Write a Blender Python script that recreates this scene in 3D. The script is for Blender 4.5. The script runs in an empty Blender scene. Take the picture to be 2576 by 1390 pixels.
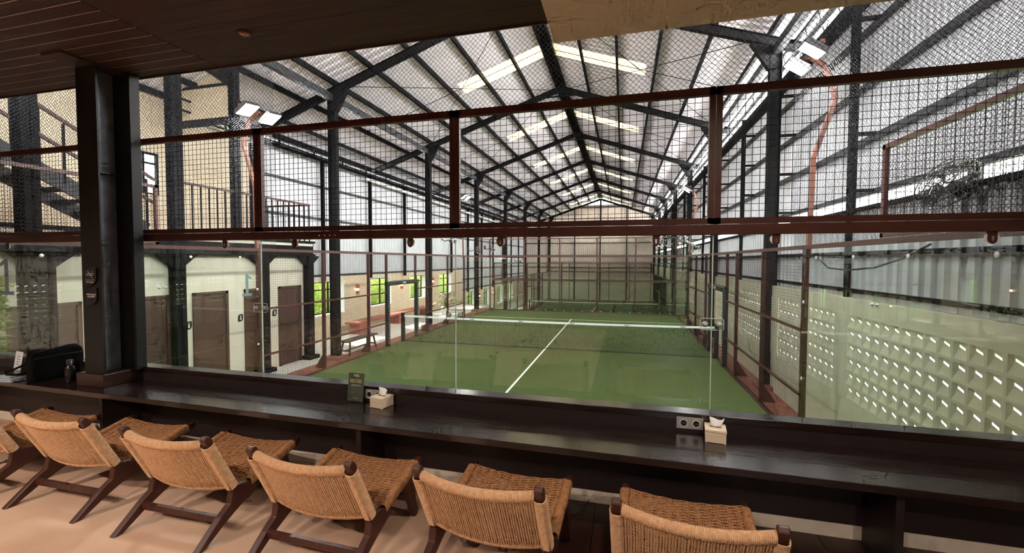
import bpy, bmesh, math, random
import numpy as np
from mathutils import Vector, Matrix
random.seed(7)
R = math.radians
scene = bpy.context.scene
col = scene.collection

# ------------------------------------------------------------------ camera
CAM = (2.36975, -3.38128, 2.80852)
cam_d = bpy.data.cameras.new('camera')
cam_d.sensor_width = 36.0
cam_d.lens = 1078.04 / 2576 * 36.0
cam_d.clip_start = 0.05
cam_d.clip_end = 400
cam = bpy.data.objects.new('camera', cam_d)
col.objects.link(cam)
yaw, pitch, roll = 0.25358, 0.0369967, 0.0026096
f = Vector((-math.sin(yaw) * math.cos(pitch), math.cos(yaw) * math.cos(pitch), -math.sin(pitch)))
r0 = Vector((math.cos(yaw), math.sin(yaw), 0))
u0 = r0.cross(f)
r1 = r0 * math.cos(roll) + u0 * math.sin(roll)
u1 = -r0 * math.sin(roll) + u0 * math.cos(roll)
M = Matrix(((r1.x, u1.x, -f.x, CAM[0]), (r1.y, u1.y, -f.y, CAM[1]), (r1.z, u1.z, -f.z, CAM[2]), (0, 0, 0, 1)))
cam.matrix_world = M
scene.camera = cam

# ------------------------------------------------------------------ sky, sun, exposure
world = bpy.data.worlds.new('sky')
scene.world = world
world.use_nodes = True
wn = world.node_tree.nodes
wl = world.node_tree.links
wn.clear()
bg = wn.new('ShaderNodeBackground')
sky = wn.new('ShaderNodeTexSky')
sky.sky_type = 'HOSEK_WILKIE'
sky.turbidity = 8.0
sky.ground_albedo = 0.5
sky.sun_direction = (-0.74, 0.2, 0.56)
mixw = wn.new('ShaderNodeMixRGB')
mixw.inputs[0].default_value = 0.75
mixw.inputs[2].default_value = (0.95, 0.98, 1.0, 1)
outw = wn.new('ShaderNodeOutputWorld')
wl.new(sky.outputs[0], mixw.inputs[1])
wl.new(mixw.outputs[0], bg.inputs[0])
wl.new(bg.outputs[0], outw.inputs[0])
bg.inputs[1].default_value = 7.0
sun_d = bpy.data.lights.new('sun', 'SUN')
sun_d.energy = 12.0
sun_d.angle = R(4)
sun_d.color = (1.0, 0.95, 0.86)
sun = bpy.data.objects.new('sun', sun_d)
col.objects.link(sun)
sun.rotation_euler = Vector((-0.74, 0.2, 0.56)).to_track_quat('Z', 'Y').to_euler()
vs = scene.view_settings
vs.view_transform = 'Standard'
vs.look = 'None'
vs.exposure = 1.15
vs.gamma = 1.0
vs.use_curve_mapping = False
# daylight entering at the open strips under the roof edges
def day_strip(name, loc, size, direction, energy):
    l = bpy.data.lights.new(name, 'AREA')
    l.shape = 'RECTANGLE'
    l.size, l.size_y = size
    l.energy = energy
    l.color = (1.0, 0.99, 0.97)
    o = bpy.data.objects.new(name, l)
    col.objects.link(o)
    o.location = loc
    d = Vector(direction).normalized()
    yv = Vector((0, 1, 0))
    zv = -d
    xv = yv.cross(zv).normalized()
    o.matrix_world = Matrix(((yv.x, xv.x, zv.x, loc[0]), (yv.y, xv.y, zv.y, loc[1]), (yv.z, xv.z, zv.z, loc[2]), (0, 0, 0, 1)))
    return o
day_strip('clerestory_daylight', (6.3, 21.0, 7.12), (44.0, 0.55), (-1, 0, -0.12), 4600)
day_strip('eave_daylight', (-8.28, 25.0, 6.63), (36.0, 0.12), (1, 0, 0.0), 3400)
cy = scene.cycles
cy.max_bounces = 5
cy.diffuse_bounces = 3
cy.glossy_bounces = 3
cy.transmission_bounces = 2
cy.transparent_max_bounces = 24
cy.use_adaptive_sampling = True
cy.adaptive_threshold = 0.07
cy.adaptive_min_samples = 10
cy.sample_clamp_indirect = 6.0
cy.use_denoising = True
cy.caustics_reflective = False
cy.caustics_refractive = False

# ------------------------------------------------------------------ materials
def lin(c):
    return tuple(((x / 255) / 12.92 if x / 255 <= 0.04045 else ((x / 255 + 0.055) / 1.055) ** 2.4) for x in c) + (1.0,)

MATS = {}
def mat(name, c, c2=None, scale=8.0, stretch=(1, 1, 1), rough=0.6, metal=0.0, bump=0.0, bscale=None, detail=5.0, spec=0.5, coat=0.0, trans=0.0, coords='Object', lo=0.35, hi=0.65):
    m = bpy.data.materials.new(name)
    m.use_nodes = True
    nt = m.node_tree
    b = nt.nodes['Principled BSDF']
    b.inputs['Roughness'].default_value = rough
    b.inputs['Metallic'].default_value = metal
    b.inputs['Specular IOR Level'].default_value = spec
    if coat:
        b.inputs['Coat Weight'].default_value = coat
        b.inputs['Coat Roughness'].default_value = 0.12
    tc = nt.nodes.new('ShaderNodeTexCoord')
    mp = nt.nodes.new('ShaderNodeMapping')
    mp.inputs['Scale'].default_value = stretch
    if coords == 'World':
        g = nt.nodes.new('ShaderNodeNewGeometry')
        nt.links.new(g.outputs['Position'], mp.inputs['Vector'])
    else:
        nt.links.new(tc.outputs[coords], mp.inputs['Vector'])
    nz = nt.nodes.new('ShaderNodeTexNoise')
    nz.inputs['Scale'].default_value = scale
    nz.inputs['Detail'].default_value = detail
    nt.links.new(mp.outputs[0], nz.inputs['Vector'])
    rp = nt.nodes.new('ShaderNodeValToRGB')
    rp.color_ramp.elements[0].position = lo
    rp.color_ramp.elements[1].position = hi
    rp.color_ramp.elements[0].color = lin(c)
    rp.color_ramp.elements[1].color = lin(c2 if c2 else tuple(min(255, x * 1.06 + 2) for x in c))
    nt.links.new(nz.outputs['Fac'], rp.inputs['Fac'])
    nt.links.new(rp.outputs['Color'], b.inputs['Base Color'])
    if bump:
        bp = nt.nodes.new('ShaderNodeBump')
        bp.inputs['Strength'].default_value = bump
        bp.inputs['Distance'].default_value = 0.01
        n2 = nt.nodes.new('ShaderNodeTexNoise')
        n2.inputs['Scale'].default_value = bscale or scale * 4
        n2.inputs['Detail'].default_value = 4
        nt.links.new(mp.outputs[0], n2.inputs['Vector'])
        nt.links.new(n2.outputs['Fac'], bp.inputs['Height'])
        nt.links.new(bp.outputs[0], b.inputs['Normal'])
    MATS[name] = m
    return m

def mat_glass(name, tint, ior=1.5, gl=1.0):
    m = bpy.data.materials.new(name)
    m.use_nodes = True
    nt = m.node_tree
    nt.nodes.clear()
    o = nt.nodes.new('ShaderNodeOutputMaterial')
    t = nt.nodes.new('ShaderNodeBsdfTransparent')
    t.inputs[0].default_value = tint + (1,)
    g = nt.nodes.new('ShaderNodeBsdfGlossy')
    g.inputs['Roughness'].default_value = 0.0
    g.inputs['Color'].default_value = (1, 1, 1, 1)
    # Schlick reflectance, the same from both sides of the pane
    lw = nt.nodes.new('ShaderNodeLayerWeight')
    lw.inputs['Blend'].default_value = 0.5
    pw = nt.nodes.new('ShaderNodeMath')
    pw.operation = 'POWER'
    pw.inputs[1].default_value = 6.0
    nt.links.new(lw.outputs['Facing'], pw.inputs[0])
    fr = nt.nodes.new('ShaderNodeMath')
    fr.operation = 'MULTIPLY_ADD'
    fr.inputs[1].default_value = 0.96
    fr.inputs[2].default_value = 0.04
    nt.links.new(pw.outputs[0], fr.inputs[0])
    mx = nt.nodes.new('ShaderNodeMixShader')
    mu = nt.nodes.new('ShaderNodeMath')
    mu.operation = 'MULTIPLY'
    mu.inputs[1].default_value = gl
    nt.links.new(fr.outputs[0], mu.inputs[0])
    nt.links.new(mu.outputs[0], mx.inputs[0])
    nt.links.new(t.outputs[0], mx.inputs[1])
    nt.links.new(g.outputs[0], mx.inputs[2])
    nt.links.new(mx.outputs[0], o.inputs[0])
    MATS[name] = m
    return m

def mat_emit(name, c, s):
    m = bpy.data.materials.new(name)
    m.use_nodes = True
    nt = m.node_tree
    nt.nodes.clear()
    o = nt.nodes.new('ShaderNodeOutputMaterial')
    e = nt.nodes.new('ShaderNodeEmission')
    e.inputs[0].default_value = tuple(c) + (1,)
    e.inputs[1].default_value = s
    nt.links.new(e.outputs[0], o.inputs[0])
    MATS[name] = m
    return m

def mat_leaf(name, c, c2, tr=0.6):
    m = mat(name, c, c2, scale=3.0, rough=0.6, coords='World')
    nt = m.node_tree
    b = nt.nodes['Principled BSDF']
    o = nt.nodes['Material Output']
    t = nt.nodes.new('ShaderNodeBsdfTranslucent')
    rp = [n for n in nt.nodes if n.type == 'VALTORGB'][0]
    nt.links.new(rp.outputs[0], t.inputs[0])
    mx = nt.nodes.new('ShaderNodeMixShader')
    mx.inputs[0].default_value = tr
    nt.links.new(b.outputs[0], mx.inputs[1])
    nt.links.new(t.outputs[0], mx.inputs[2])
    nt.links.new(mx.outputs[0], o.inputs[0])
    return m

def mat_brick(name, c1, c2, mortar, sx, sy, swap):
    m = bpy.data.materials.new(name)
    m.use_nodes = True
    nt = m.node_tree
    b = nt.nodes['Principled BSDF']
    b.inputs['Roughness'].default_value = 0.8
    g = nt.nodes.new('ShaderNodeNewGeometry')
    sp = nt.nodes.new('ShaderNodeSeparateXYZ')
    cb = nt.nodes.new('ShaderNodeCombineXYZ')
    nt.links.new(g.outputs['Position'], sp.inputs[0])
    nt.links.new(sp.outputs['Y' if swap else 'X'], cb.inputs[0])
    nt.links.new(sp.outputs['Z'], cb.inputs[1])
    bt = nt.nodes.new('ShaderNodeTexBrick')
    bt.inputs['Color1'].default_value = lin(c1)
    bt.inputs['Color2'].default_value = lin(c2)
    bt.inputs['Mortar'].default_value = lin(mortar)
    bt.inputs['Scale'].default_value = 1.0
    bt.inputs['Mortar Size'].default_value = 0.006
    bt.inputs['Brick Width'].default_value = sx
    bt.inputs['Row Height'].default_value = sy
    nt.links.new(cb.outputs[0], bt.inputs['Vector'])
    nt.links.new(bt.outputs['Color'], b.inputs['Base Color'])
    bp = nt.nodes.new('ShaderNodeBump')
    bp.inputs['Strength'].default_value = 0.5
    bp.inputs['Distance'].default_value = 0.01
    bp.invert = True
    nt.links.new(bt.outputs['Fac'], bp.inputs['Height'])
    nt.links.new(bp.outputs[0], b.inputs['Normal'])
    MATS[name] = m
    return m

mat('dark_wood', (40, 22, 19), (52, 30, 25), scale=3, stretch=(1, 14, 14), rough=0.32, bump=0.15, bscale=6, spec=0.5, coords='World')
mat('counter_wood', (24, 13, 13), (39, 24, 22), scale=2.2, stretch=(1, 18, 18), rough=0.2, bump=0.1, bscale=5, spec=0.55, coat=0.3, coords='World')
mat('panel_wood', (30, 18, 18), (36, 22, 21), scale=3, stretch=(8, 8, 1), rough=0.5, coords='World')
mat('ceiling_wood', (58, 36, 31), (76, 49, 42), scale=1.6, stretch=(0.7, 16, 16), rough=0.6, coords='World', bump=0.1)
mat('groove_wood', (150, 118, 96), rough=0.8)
mat('chair_wood', (54, 26, 19), (72, 37, 27), scale=6, stretch=(6, 1, 1), rough=0.42, spec=0.4)
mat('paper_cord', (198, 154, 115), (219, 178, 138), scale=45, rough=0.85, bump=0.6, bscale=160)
mat('paper_cord_shaded', (152, 104, 66), (176, 128, 86), scale=45, rough=0.85, bump=0.6, bscale=160)  # same cord darkened, seat shade put into the colour
mat('soffit_paint', (230, 208, 186), (234, 213, 191), scale=2, rough=0.8, coords='World')
mat('skirting_paint', (205, 190, 172), rough=0.7)
mat('concrete_floor', (180, 146, 122), (206, 174, 150), scale=1.6, rough=0.55, bump=0.05, bscale=30, detail=8, coords='World', lo=0.3, hi=0.7)
mat('deck_wood', (46, 24, 17), (58, 32, 23), scale=2.5, stretch=(12, 1, 12), rough=0.4, coords='World')
mat('black_steel', (15, 15, 16), (21, 21, 23), scale=9, rough=0.65, spec=0.1)
mat('steel_grey', (44, 45, 48), (57, 58, 62), scale=7, rough=0.5, spec=0.4)
mat('column_steel', (20, 19, 17), (26, 24, 22), scale=5, rough=0.5, spec=0.3)
mat('web_steel_lit', (110, 115, 124), (140, 146, 156), scale=7, rough=0.45, coords='World')  # column steel lightened; the light on the web is put into the colour
mat('brown_steel', (72, 38, 31), (80, 44, 36), scale=6, rough=0.42, spec=0.4)
mat('copper_steel', (104, 64, 52), (116, 74, 60), scale=6, rough=0.45)
mat('wire', (38, 28, 28), rough=0.5, metal=0.2)
mat('net_cord', (40, 41, 46), (52, 54, 60), scale=20, rough=0.6)
mat('turf', (64, 79, 43), (84, 97, 58), scale=60, rough=0.95, bump=0.5, bscale=260, detail=8, spec=0.1, coords='World', lo=0.25, hi=0.75)
mat('pale_strip', (236, 200, 170), rough=0.8)
mat('turf_low', (60, 86, 54), (78, 104, 68), scale=40, rough=0.95, spec=0.1, coords='World')
mat('line_paint', (232, 236, 228), rough=0.8)
mat('red_concrete', (128, 76, 62), (144, 90, 76), scale=6, rough=0.75, coords='World')
mat('white_floor', (214, 208, 200), (226, 222, 216), scale=2, rough=0.45, coords='World')
mat('plaster', (216, 208, 190), (224, 216, 198), scale=3, rough=0.85, coords='World')
mat('cream_wall', (206, 190, 162), (214, 198, 172), scale=3, rough=0.85, coords='World')
mat('block_paint', (206, 202, 178), (214, 210, 188), scale=6, rough=0.8, coords='World')
mat('sheet_metal', (196, 196, 200), (206, 207, 210), scale=3, rough=0.42, metal=0.15, coords='World')
mat('roof_sheet', (228, 222, 228), (236, 231, 236), scale=2, rough=0.55, coords='World')
mat('wall_sheet_warm', (204, 186, 172), (212, 196, 184), scale=3, rough=0.5, coords='World')
mat_brick('brick', (222, 200, 168), (232, 214, 184), (186, 166, 140), 0.22, 0.07, True)
mat('pvc_white', (226, 226, 222), rough=0.4)
mat('chrome', (205, 205, 205), rough=0.2, metal=1.0)
mat('brushed_plate', (190, 186, 182), (200, 196, 192), scale=4, stretch=(1, 1, 60), rough=0.35, metal=0.6)
mat('black_plastic', (20, 20, 21), rough=0.35)
mat('pad_vinyl', (12, 22, 20), (17, 30, 27), scale=8, rough=0.5)
mat('net_black', (26, 34, 28), rough=0.7)
mat('tape_white', (226, 230, 226), (214, 220, 216), scale=14, rough=0.6)
mat('tissue_wood', (226, 206, 178), (236, 218, 194), scale=3, stretch=(1, 1, 10), rough=0.6)
mat('tissue_paper', (242, 240, 238), rough=0.9)
mat('bag_fabric', (8, 8, 9), (12, 12, 13), scale=30, rough=0.9, spec=0.1, bump=0.3, bscale=200)
mat('towel', (150, 160, 170), (172, 182, 192), scale=20, rough=0.95, bump=0.5, bscale=220)
mat('card_dark', (84, 86, 80), rough=0.5)
mat('gold_print', (240, 220, 178), rough=0.5)
mat('white_print', (220, 220, 216), rough=0.6)
mat('black_print', (14, 14, 16), rough=0.4)
mat('menu_cream', (204, 188, 146), (188, 168, 124), scale=14, rough=0.7)
mat('menu_white', (226, 230, 232), rough=0.6)
mat('menu_plum', (84, 52, 62), rough=0.6)
mat('door_wood', (74, 48, 38), (84, 56, 44), scale=2, stretch=(1, 1, 0.15), rough=0.55, coords='World')
mat('bench_wood', (62, 40, 32), (76, 50, 40), scale=3, stretch=(1, 8, 1), rough=0.6)
mat('terracotta', (150, 86, 70), (164, 98, 82), scale=6, rough=0.75, coords='World')
mat('copper', (196, 116, 78), rough=0.35, metal=0.6)
mat('stem', (96, 110, 50), rough=0.7)
mat('ground_grass', (96, 120, 52), (128, 148, 70), scale=3, rough=0.95, coords='World')
mat('decal_grey', (110, 130, 136), rough=0.6)
mat('joint', (206, 218, 211), rough=0.3)
mat('bolt_steel', (206, 206, 204), rough=0.35, metal=0.35)
mat('bottle_steel', (46, 44, 42), rough=0.25, metal=0.6)
mat('galv', (150, 152, 156), (170, 172, 176), scale=6, rough=0.35, metal=0.7)
mat('lamp_body', (52, 50, 50), rough=0.5)
mat('lounge_wall', (120, 104, 90), rough=0.85)
mat('white_gloss', (236, 236, 234), rough=0.3)
mat_leaf('leaf_lime', (126, 156, 62), (196, 206, 124), 0.6)
mat_leaf('leaf_deep', (74, 128, 36), (126, 176, 60), 0.5)
mat_leaf('leaf_dark', (30, 42, 22), (52, 66, 36), 0.3)
mat_leaf('leaf_pot', (120, 136, 74), (196, 204, 150), 0.3)
mat_leaf('skylight_sheet', (206, 188, 138), (216, 198, 150), 0.5)
mat_glass('court_glass', (0.968, 0.99, 0.974))
mat_glass('window_glass', (0.97, 0.98, 0.97), gl=0.6)
mat_glass('acrylic', (0.93, 0.97, 0.94), gl=1.0)
mat_emit('led', (1.0, 0.97, 0.92), 165.0)
mat_emit('warm_bulb', (1.0, 0.72, 0.42), 14.0)

# ------------------------------------------------------------------ mesh helpers
BOXF = [(0, 3, 2, 1), (4, 5, 6, 7), (0, 1, 5, 4), (1, 2, 6, 5), (2, 3, 7, 6), (3, 0, 4, 7)]
class MB:
    def __init__(self):
        self.v = []
        self.f = []
    def _add(self, vs, fs):
        n = len(self.v)
        self.v.extend(vs)
        self.f.extend([tuple(i + n for i in q) for q in fs])
        return self
    def box(self, x0, x1, y0, y1, z0, z1):
        return self._add([(x0, y0, z0), (x1, y0, z0), (x1, y1, z0), (x0, y1, z0), (x0, y0, z1), (x1, y0, z1), (x1, y1, z1), (x0, y1, z1)], BOXF)
    def beam(self, p, q, w, h, up=(0, 0, 1)):
        p = Vector(p); q = Vector(q)
        d = (q - p).normalized()
        s = d.cross(Vector(up))
        if s.length < 1e-4:
            s = d.cross(Vector((1, 0, 0)))
        s.normalize()
        t = s.cross(d)
        s = s * (w / 2); t = t * (h / 2)
        vs = [p - s - t, p + s - t, p + s + t, p - s + t, q - s - t, q + s - t, q + s + t, q - s + t]
        return self._add([tuple(a) for a in vs], [(0, 1, 2, 3), (7, 6, 5, 4), (0, 4, 5, 1), (1, 5, 6, 2), (2, 6, 7, 3), (3, 7, 4, 0)])
    def prism(self, poly, axis, a, b):
        n = len(poly)
        def mk(p, t):
            return {'x': (t, p[0], p[1]), 'y': (p[0], t, p[1]), 'z': (p[0], p[1], t)}[axis]
        vs = [mk(p, a) for p in poly] + [mk(p, b) for p in poly]
        fs = [tuple(range(n - 1, -1, -1)), tuple(range(n, 2 * n))]
        fs += [(i, (i + 1) % n, n + (i + 1) % n, n + i) for i in range(n)]
        return self._add(vs, fs)
    def tube(self, pts, rad, n=8, closed=False, cap=True, flat=1.0):
        pts = [Vector(p) for p in pts]
        m = len(pts)
        rads = rad if isinstance(rad, (list, tuple)) else [rad] * m
        vs = []
        prev = None
        for i, p in enumerate(pts):
            if closed:
                d = pts[(i + 1) % m] - pts[i - 1]
            else:
                d = pts[min(i + 1, m - 1)] - pts[max(i - 1, 0)]
            d.normalize()
            if prev is None:
                s = d.cross(Vector((0, 0, 1)))
                if s.length < 0.1:
                    s = d.cross(Vector((1, 0, 0)))
            else:
                s = prev - d * prev.dot(d)
                if s.length < 1e-5:
                    s = d.cross(Vector((0, 0, 1)))
            s.normalize()
            prev = s
            t = d.cross(s)
            for k in range(n):
                a = 2 * math.pi * k / n
                vs.append(tuple(p + s * math.cos(a) * rads[i] + t * math.sin(a) * rads[i] * flat))
        fs = []
        for i in range(m if closed else m - 1):
            j = (i + 1) % m
            for k in range(n):
                l = (k + 1) % n
                fs.append((i * n + k, i * n + l, j * n + l, j * n + k))
        if cap and not closed:
            fs.append(tuple(range(n - 1, -1, -1)))
            fs.append(tuple((m - 1) * n + k for k in range(n)))
        return self._add(vs, fs)
    def cyl(self, p, q, r, n=12):
        return self.tube([p, q], r, n)
    def lathe(self, prof, c, n=16, axis='z'):
        vs = []
        for (r, h) in prof:
            for k in range(n):
                a = 2 * math.pi * k / n
                x, y = r * math.cos(a), r * math.sin(a)
                if axis == 'z':
                    vs.append((c[0] + x, c[1] + y, c[2] + h))
                elif axis == 'y':
                    vs.append((c[0] + x, c[1] + h, c[2] + y))
                else:
                    vs.append((c[0] + h, c[1] + x, c[2] + y))
        fs = []
        for i in range(len(prof) - 1):
            for k in range(n):
                l = (k + 1) % n
                fs.append((i * n + k, i * n + l, (i + 1) * n + l, (i + 1) * n + k))
        fs.append(tuple(range(n - 1, -1, -1)))
        fs.append(tuple((len(prof) - 1) * n + k for k in range(n)))
        return self._add(vs, fs)
    def grid(self, fn, nu, nv):
        vs = [fn(i / nu, j / nv) for j in range(nv + 1) for i in range(nu + 1)]
        w = nu + 1
        fs = [(j * w + i, j * w + i + 1, (j + 1) * w + i + 1, (j + 1) * w + i) for j in range(nv) for i in range(nu)]
        return self._add(vs, fs)
    def wires(self, A, B, r):
        """thin three-sided rods from A[i] to B[i]"""
        A = np.asarray(A, float); B = np.asarray(B, float)
        d = B - A
        d = d / np.maximum(np.linalg.norm(d, axis=1, keepdims=True), 1e-9)
        ref = np.where(np.abs(d[:, 2:3]) > 0.9, np.array([[1.0, 0, 0]]), np.array([[0, 0, 1.0]]))
        s = np.cross(d, ref)
        s /= np.linalg.norm(s, axis=1, keepdims=True)
        t = np.cross(d, s)
        rows = []
        for P in (A, B):
            for k in range(3):
                a = 2 * math.pi * k / 3 + 0.5
                rows.append(P + r * (math.cos(a) * s + math.sin(a) * t))
        V = np.stack(rows, 1).reshape(-1, 3)
        n0 = len(self.v)
        self.v.extend(map(tuple, V.tolist()))
        for i in range(len(A)):
            o = n0 + i * 6
            self.f.extend(((o, o + 1, o + 4, o + 3), (o + 1, o + 2, o + 5, o + 4), (o + 2, o, o + 3, o + 5)))
        return self
    def mesh(self, name, m=None, smooth=False, bevel=0):
        me = bpy.data.meshes.new(name)
        me.from_pydata([tuple(a) for a in self.v], [], self.f)
        if bevel:
            bm = bmesh.new()
            bm.from_mesh(me)
            bmesh.ops.bevel(bm, geom=bm.edges[:], offset=bevel, segments=2, profile=0.6, affect='EDGES')
            bm.to_mesh(me)
            bm.free()
        if m:
            me.materials.append(MATS[m] if isinstance(m, str) else m)
        if smooth:
            me.polygons.foreach_set('use_smooth', [True] * len(me.polygons))
        me.update()
        return me
    def build(self, name, m, parent=None, smooth=False, bevel=0, label=None, kind=None):
        o = bpy.data.objects.new(name, self.mesh(name, m, smooth))
        return fin(o, parent, bevel, label, kind)

def fin(o, parent=None, bevel=0, label=None, kind=None):
    col.objects.link(o)
    if parent is not None:
        o.parent = parent
    if bevel:
        b = o.modifiers.new('bevel', 'BEVEL')
        b.width = bevel
        b.segments = 2
        b.limit_method = 'ANGLE'
    if label:
        o['label'] = label
    if kind:
        o['kind'] = kind
    return o

def inst(name, me, parent=None, loc=(0, 0, 0), rot=(0, 0, 0), scale=None):
    o = bpy.data.objects.new(name, me)
    col.objects.link(o)
    o.parent = parent
    o.location = loc
    o.rotation_euler = rot
    if scale:
        o.scale = scale
    return o

def thing(name, label, cat, loc=(0, 0, 0), rz=0.0, group=None):
    o = bpy.data.objects.new(name, None)
    o.empty_display_size = 0.1
    col.objects.link(o)
    o.location = loc
    o.rotation_euler = (0, 0, rz)
    tag(o, label, cat, group)
    return o

def tag(o, label, cat, group=None):
    o['label'] = label
    o['category'] = cat
    if group:
        o['group'] = group
    return o

def structure(name, label=None, loc=(0, 0, 0)):
    o = bpy.data.objects.new(name, None)
    col.objects.link(o)
    o.location = loc
    o['kind'] = 'structure'
    if label:
        o['label'] = label
    return o

def struct(mb, name, m, label=None, smooth=False, bevel=0):
    o = mb.build(name, m, None, smooth, bevel)
    o['kind'] = 'structure'
    if label:
        o['label'] = label
    return o

def box(x0, x1, y0, y1, z0, z1):
    return MB().box(x0, x1, y0, y1, z0, z1)

def text(body, size, name, m, parent, loc, rot, ext=0.0006, align='CENTER', label=None, bold=False):
    c = bpy.data.curves.new(name, 'FONT')
    c.body = body
    c.size = size
    c.extrude = ext
    c.align_x = align
    c.align_y = 'CENTER'
    if bold:
        c.offset = size * 0.02
    c.materials.append(MATS[m])
    tmp = bpy.data.objects.new(name, c)
    col.objects.link(tmp)
    me = bpy.data.meshes.new_from_object(tmp.evaluated_get(bpy.context.evaluated_depsgraph_get()))
    me.name = name
    bpy.data.objects.remove(tmp)
    o = bpy.data.objects.new(name, me)
    col.objects.link(o)
    o.parent = parent
    o.location = loc
    o.rotation_euler = rot
    return o

def mesh_lines(mb, plane, c, a0, a1, z0, z1, r=0.002, step=0.05):
    """welded wire panel: plane 'x' at x=c (a = y) or plane 'y' at y=c (a = x)"""
    A = []; B = []
    n = int(round((a1 - a0) / step))
    for i in range(n + 1):
        a = a0 + (a1 - a0) * i / n
        A.append((c, a, z0) if plane == 'x' else (a, c, z0))
        B.append((c, a, z1) if plane == 'x' else (a, c, z1))
    n = int(round((z1 - z0) / step))
    for i in range(n + 1):
        z = z0 + (z1 - z0) * i / n
        k = 0.004
        A.append((c + k, a0, z) if plane == 'x' else (a0, c + k, z))
        B.append((c + k, a1, z) if plane == 'x' else (a1, c + k, z))
    return mb.wires(A, B, r)

def diamond_net(mb, plane, c, a0, a1, z0, z1, cell, r, sag=0.0):
    """diamond netting as short cords between knots"""
    A = []; B = []
    nu = int((a1 - a0) / cell); nv = int((z1 - z0) / (cell))
    rng = np.random.RandomState(3)
    P = {}
    def pt(i, j):
        k = (i, j)
        if k not in P:
            a = a0 + (i + 0.5 * 0) * cell / 1.0 * 0.5
            z = z0 + j * cell * 0.5
            da, dz, dc = (rng.rand(3) - 0.5) * np.array([0.12, 0.12, 0.2]) * cell
            w = sag * math.sin(i * 0.07) * math.sin(j * 0.09 + 1)
            P[k] = (c + dc + w, a + da, z + dz) if plane == 'x' else (a + da, c + dc + w, z + dz)
        return P[k]
    for i in range(2 * nu):
        for j in range(2 * nv):
            if (i + j) % 2 == 0:
                A.append(pt(i, j)); B.append(pt(i + 1, j + 1))
            else:
                A.append(pt(i + 1, j)); B.append(pt(i, j + 1))
    return mb.wires(A, B, r)

def corr(axis_fn, n, length, pitch, depth):
    """corrugated sheet: axis_fn(s, t, h) -> point; s along ribs count, t 0..1 across"""
    mb = MB()
    prof = []
    k = max(1, int(round(length / pitch)))
    pitch = length / k
    for i in range(k):
        s = i * pitch
        prof += [(s, 0), (s + pitch * 0.42, 0), (s + pitch * 0.5, depth), (s + pitch * 0.92, depth)]
    prof.append((k * pitch, 0))
    w = len(prof)
    for t in range(n + 1):
        for (s, h) in prof:
            mb.v.append(axis_fn(s, t / n, h))
    for t in range(n):
        for i in range(w - 1):
            mb.f.append((t * w + i, t * w + i + 1, (t + 1) * w + i + 1, (t + 1) * w + i))
    return mb

# ================================================================== HALL STRUCTURE
ZL = -1.35                       # the lower court's level
YD = 20.42                       # where the floor drops
RZ, RS = 9.55, 0.34              # ridge height, roof pitch
XL, XR = -8.3, 6.0               # outer walls
def roof_z(x): return RZ - RS * abs(x)

# floors
fl = structure('floor_hall', 'pale hall floor around the padel courts')
box(-8.3, -5.55, -0.1, 22.5, -0.15, 0.0).build('walkway', 'white_floor', fl)
box(-5.55, 5.62, 0.02, YD, -0.15, -0.005).build('slab', 'red_concrete', fl)
box(-8.3, 6.12, YD, 43.2, ZL - 0.15, ZL - 0.005).build('lower_slab', 'red_concrete', fl)
box(-8.3, -5.55, 22.5, 22.6, ZL, -0.0).build('retaining_wall', 'red_concrete', fl)
box(-5.55, 6.0, YD - 0.08, YD, ZL, -0.01).build('retaining_wall', 'red_concrete', fl)
box(-8.3, -5.6, 22.6, 43, ZL - 0.005, ZL + 0.02).build('lower_walkway', 'white_floor', fl)
struct(box(5.75, 12.0, -3, 44, -1.6, -0.25), 'bounce_slab', 'white_floor', 'pale concrete path added outside to brighten the block slits')  # added pale surface, bounces daylight so the block slits read white
struct(box(-70, 60, -40, 110, -2.2, -1.6), 'ground', 'ground_grass', 'grassy ground outside the hall')

# roof
rf = structure('roof', 'grey corrugated metal roof of the hall')
Y0, Y1 = -1.6, 43.3
SKY = [(9.9 + 6.1 * i, 10.72 + 6.1 * i) for i in range(6)]
def roof_part(sx, xe, ya, yb, xa=0.06):
    fn = lambda s, t, h: (sx * (xa + (xe - xa) * t), ya + s, roof_z(xa + (xe - xa) * t) + h)
    return corr(fn, 1, yb - ya + 0.02, 0.25, 0.035)
for sx, xe in ((-1, 8.35), (1, 6.15)):
    y = Y0
    for (a, b) in SKY + [(Y1, Y1)]:
        roof_part(sx, xe, y, a).build('roof_sheet', 'roof_sheet', rf)
        if b > a:
            roof_part(sx, xe, a, b, 2.95).build('roof_sheet', 'roof_sheet', rf)
            fn = lambda s, t, h: (sx * (0.12 + 2.83 * t), a + s, roof_z(0.12 + 2.83 * t) + h)
            corr(fn, 1, b - a + 0.01, 0.137, 0.03).build('skylight_panel', 'skylight_sheet', rf)
        y = b
MB().beam((0, Y0, RZ + 0.04), (0, Y1, RZ + 0.04), 0.5, 0.02).build('ridge_cap', 'roof_sheet', rf)
box(-0.13, 0.13, Y0, Y1, RZ - 0.1, RZ - 0.04).build('ridge_beam', 'black_steel', rf)
for x in (-0.16, 0.16, 1.06, 2.12, 3.2, 4.28, 5.35, -1.06, -2.12, -3.2, -4.28, -5.35, -6.42, -7.5, -8.2):
    d = 0.07 if abs(x) > 0.2 else 0.05
    box(x - d / 2, x + d / 2, Y0, Y1, roof_z(x) - 0.14, roof_z(x) - 0.005).build('purlin', 'black_steel', rf)
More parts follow.
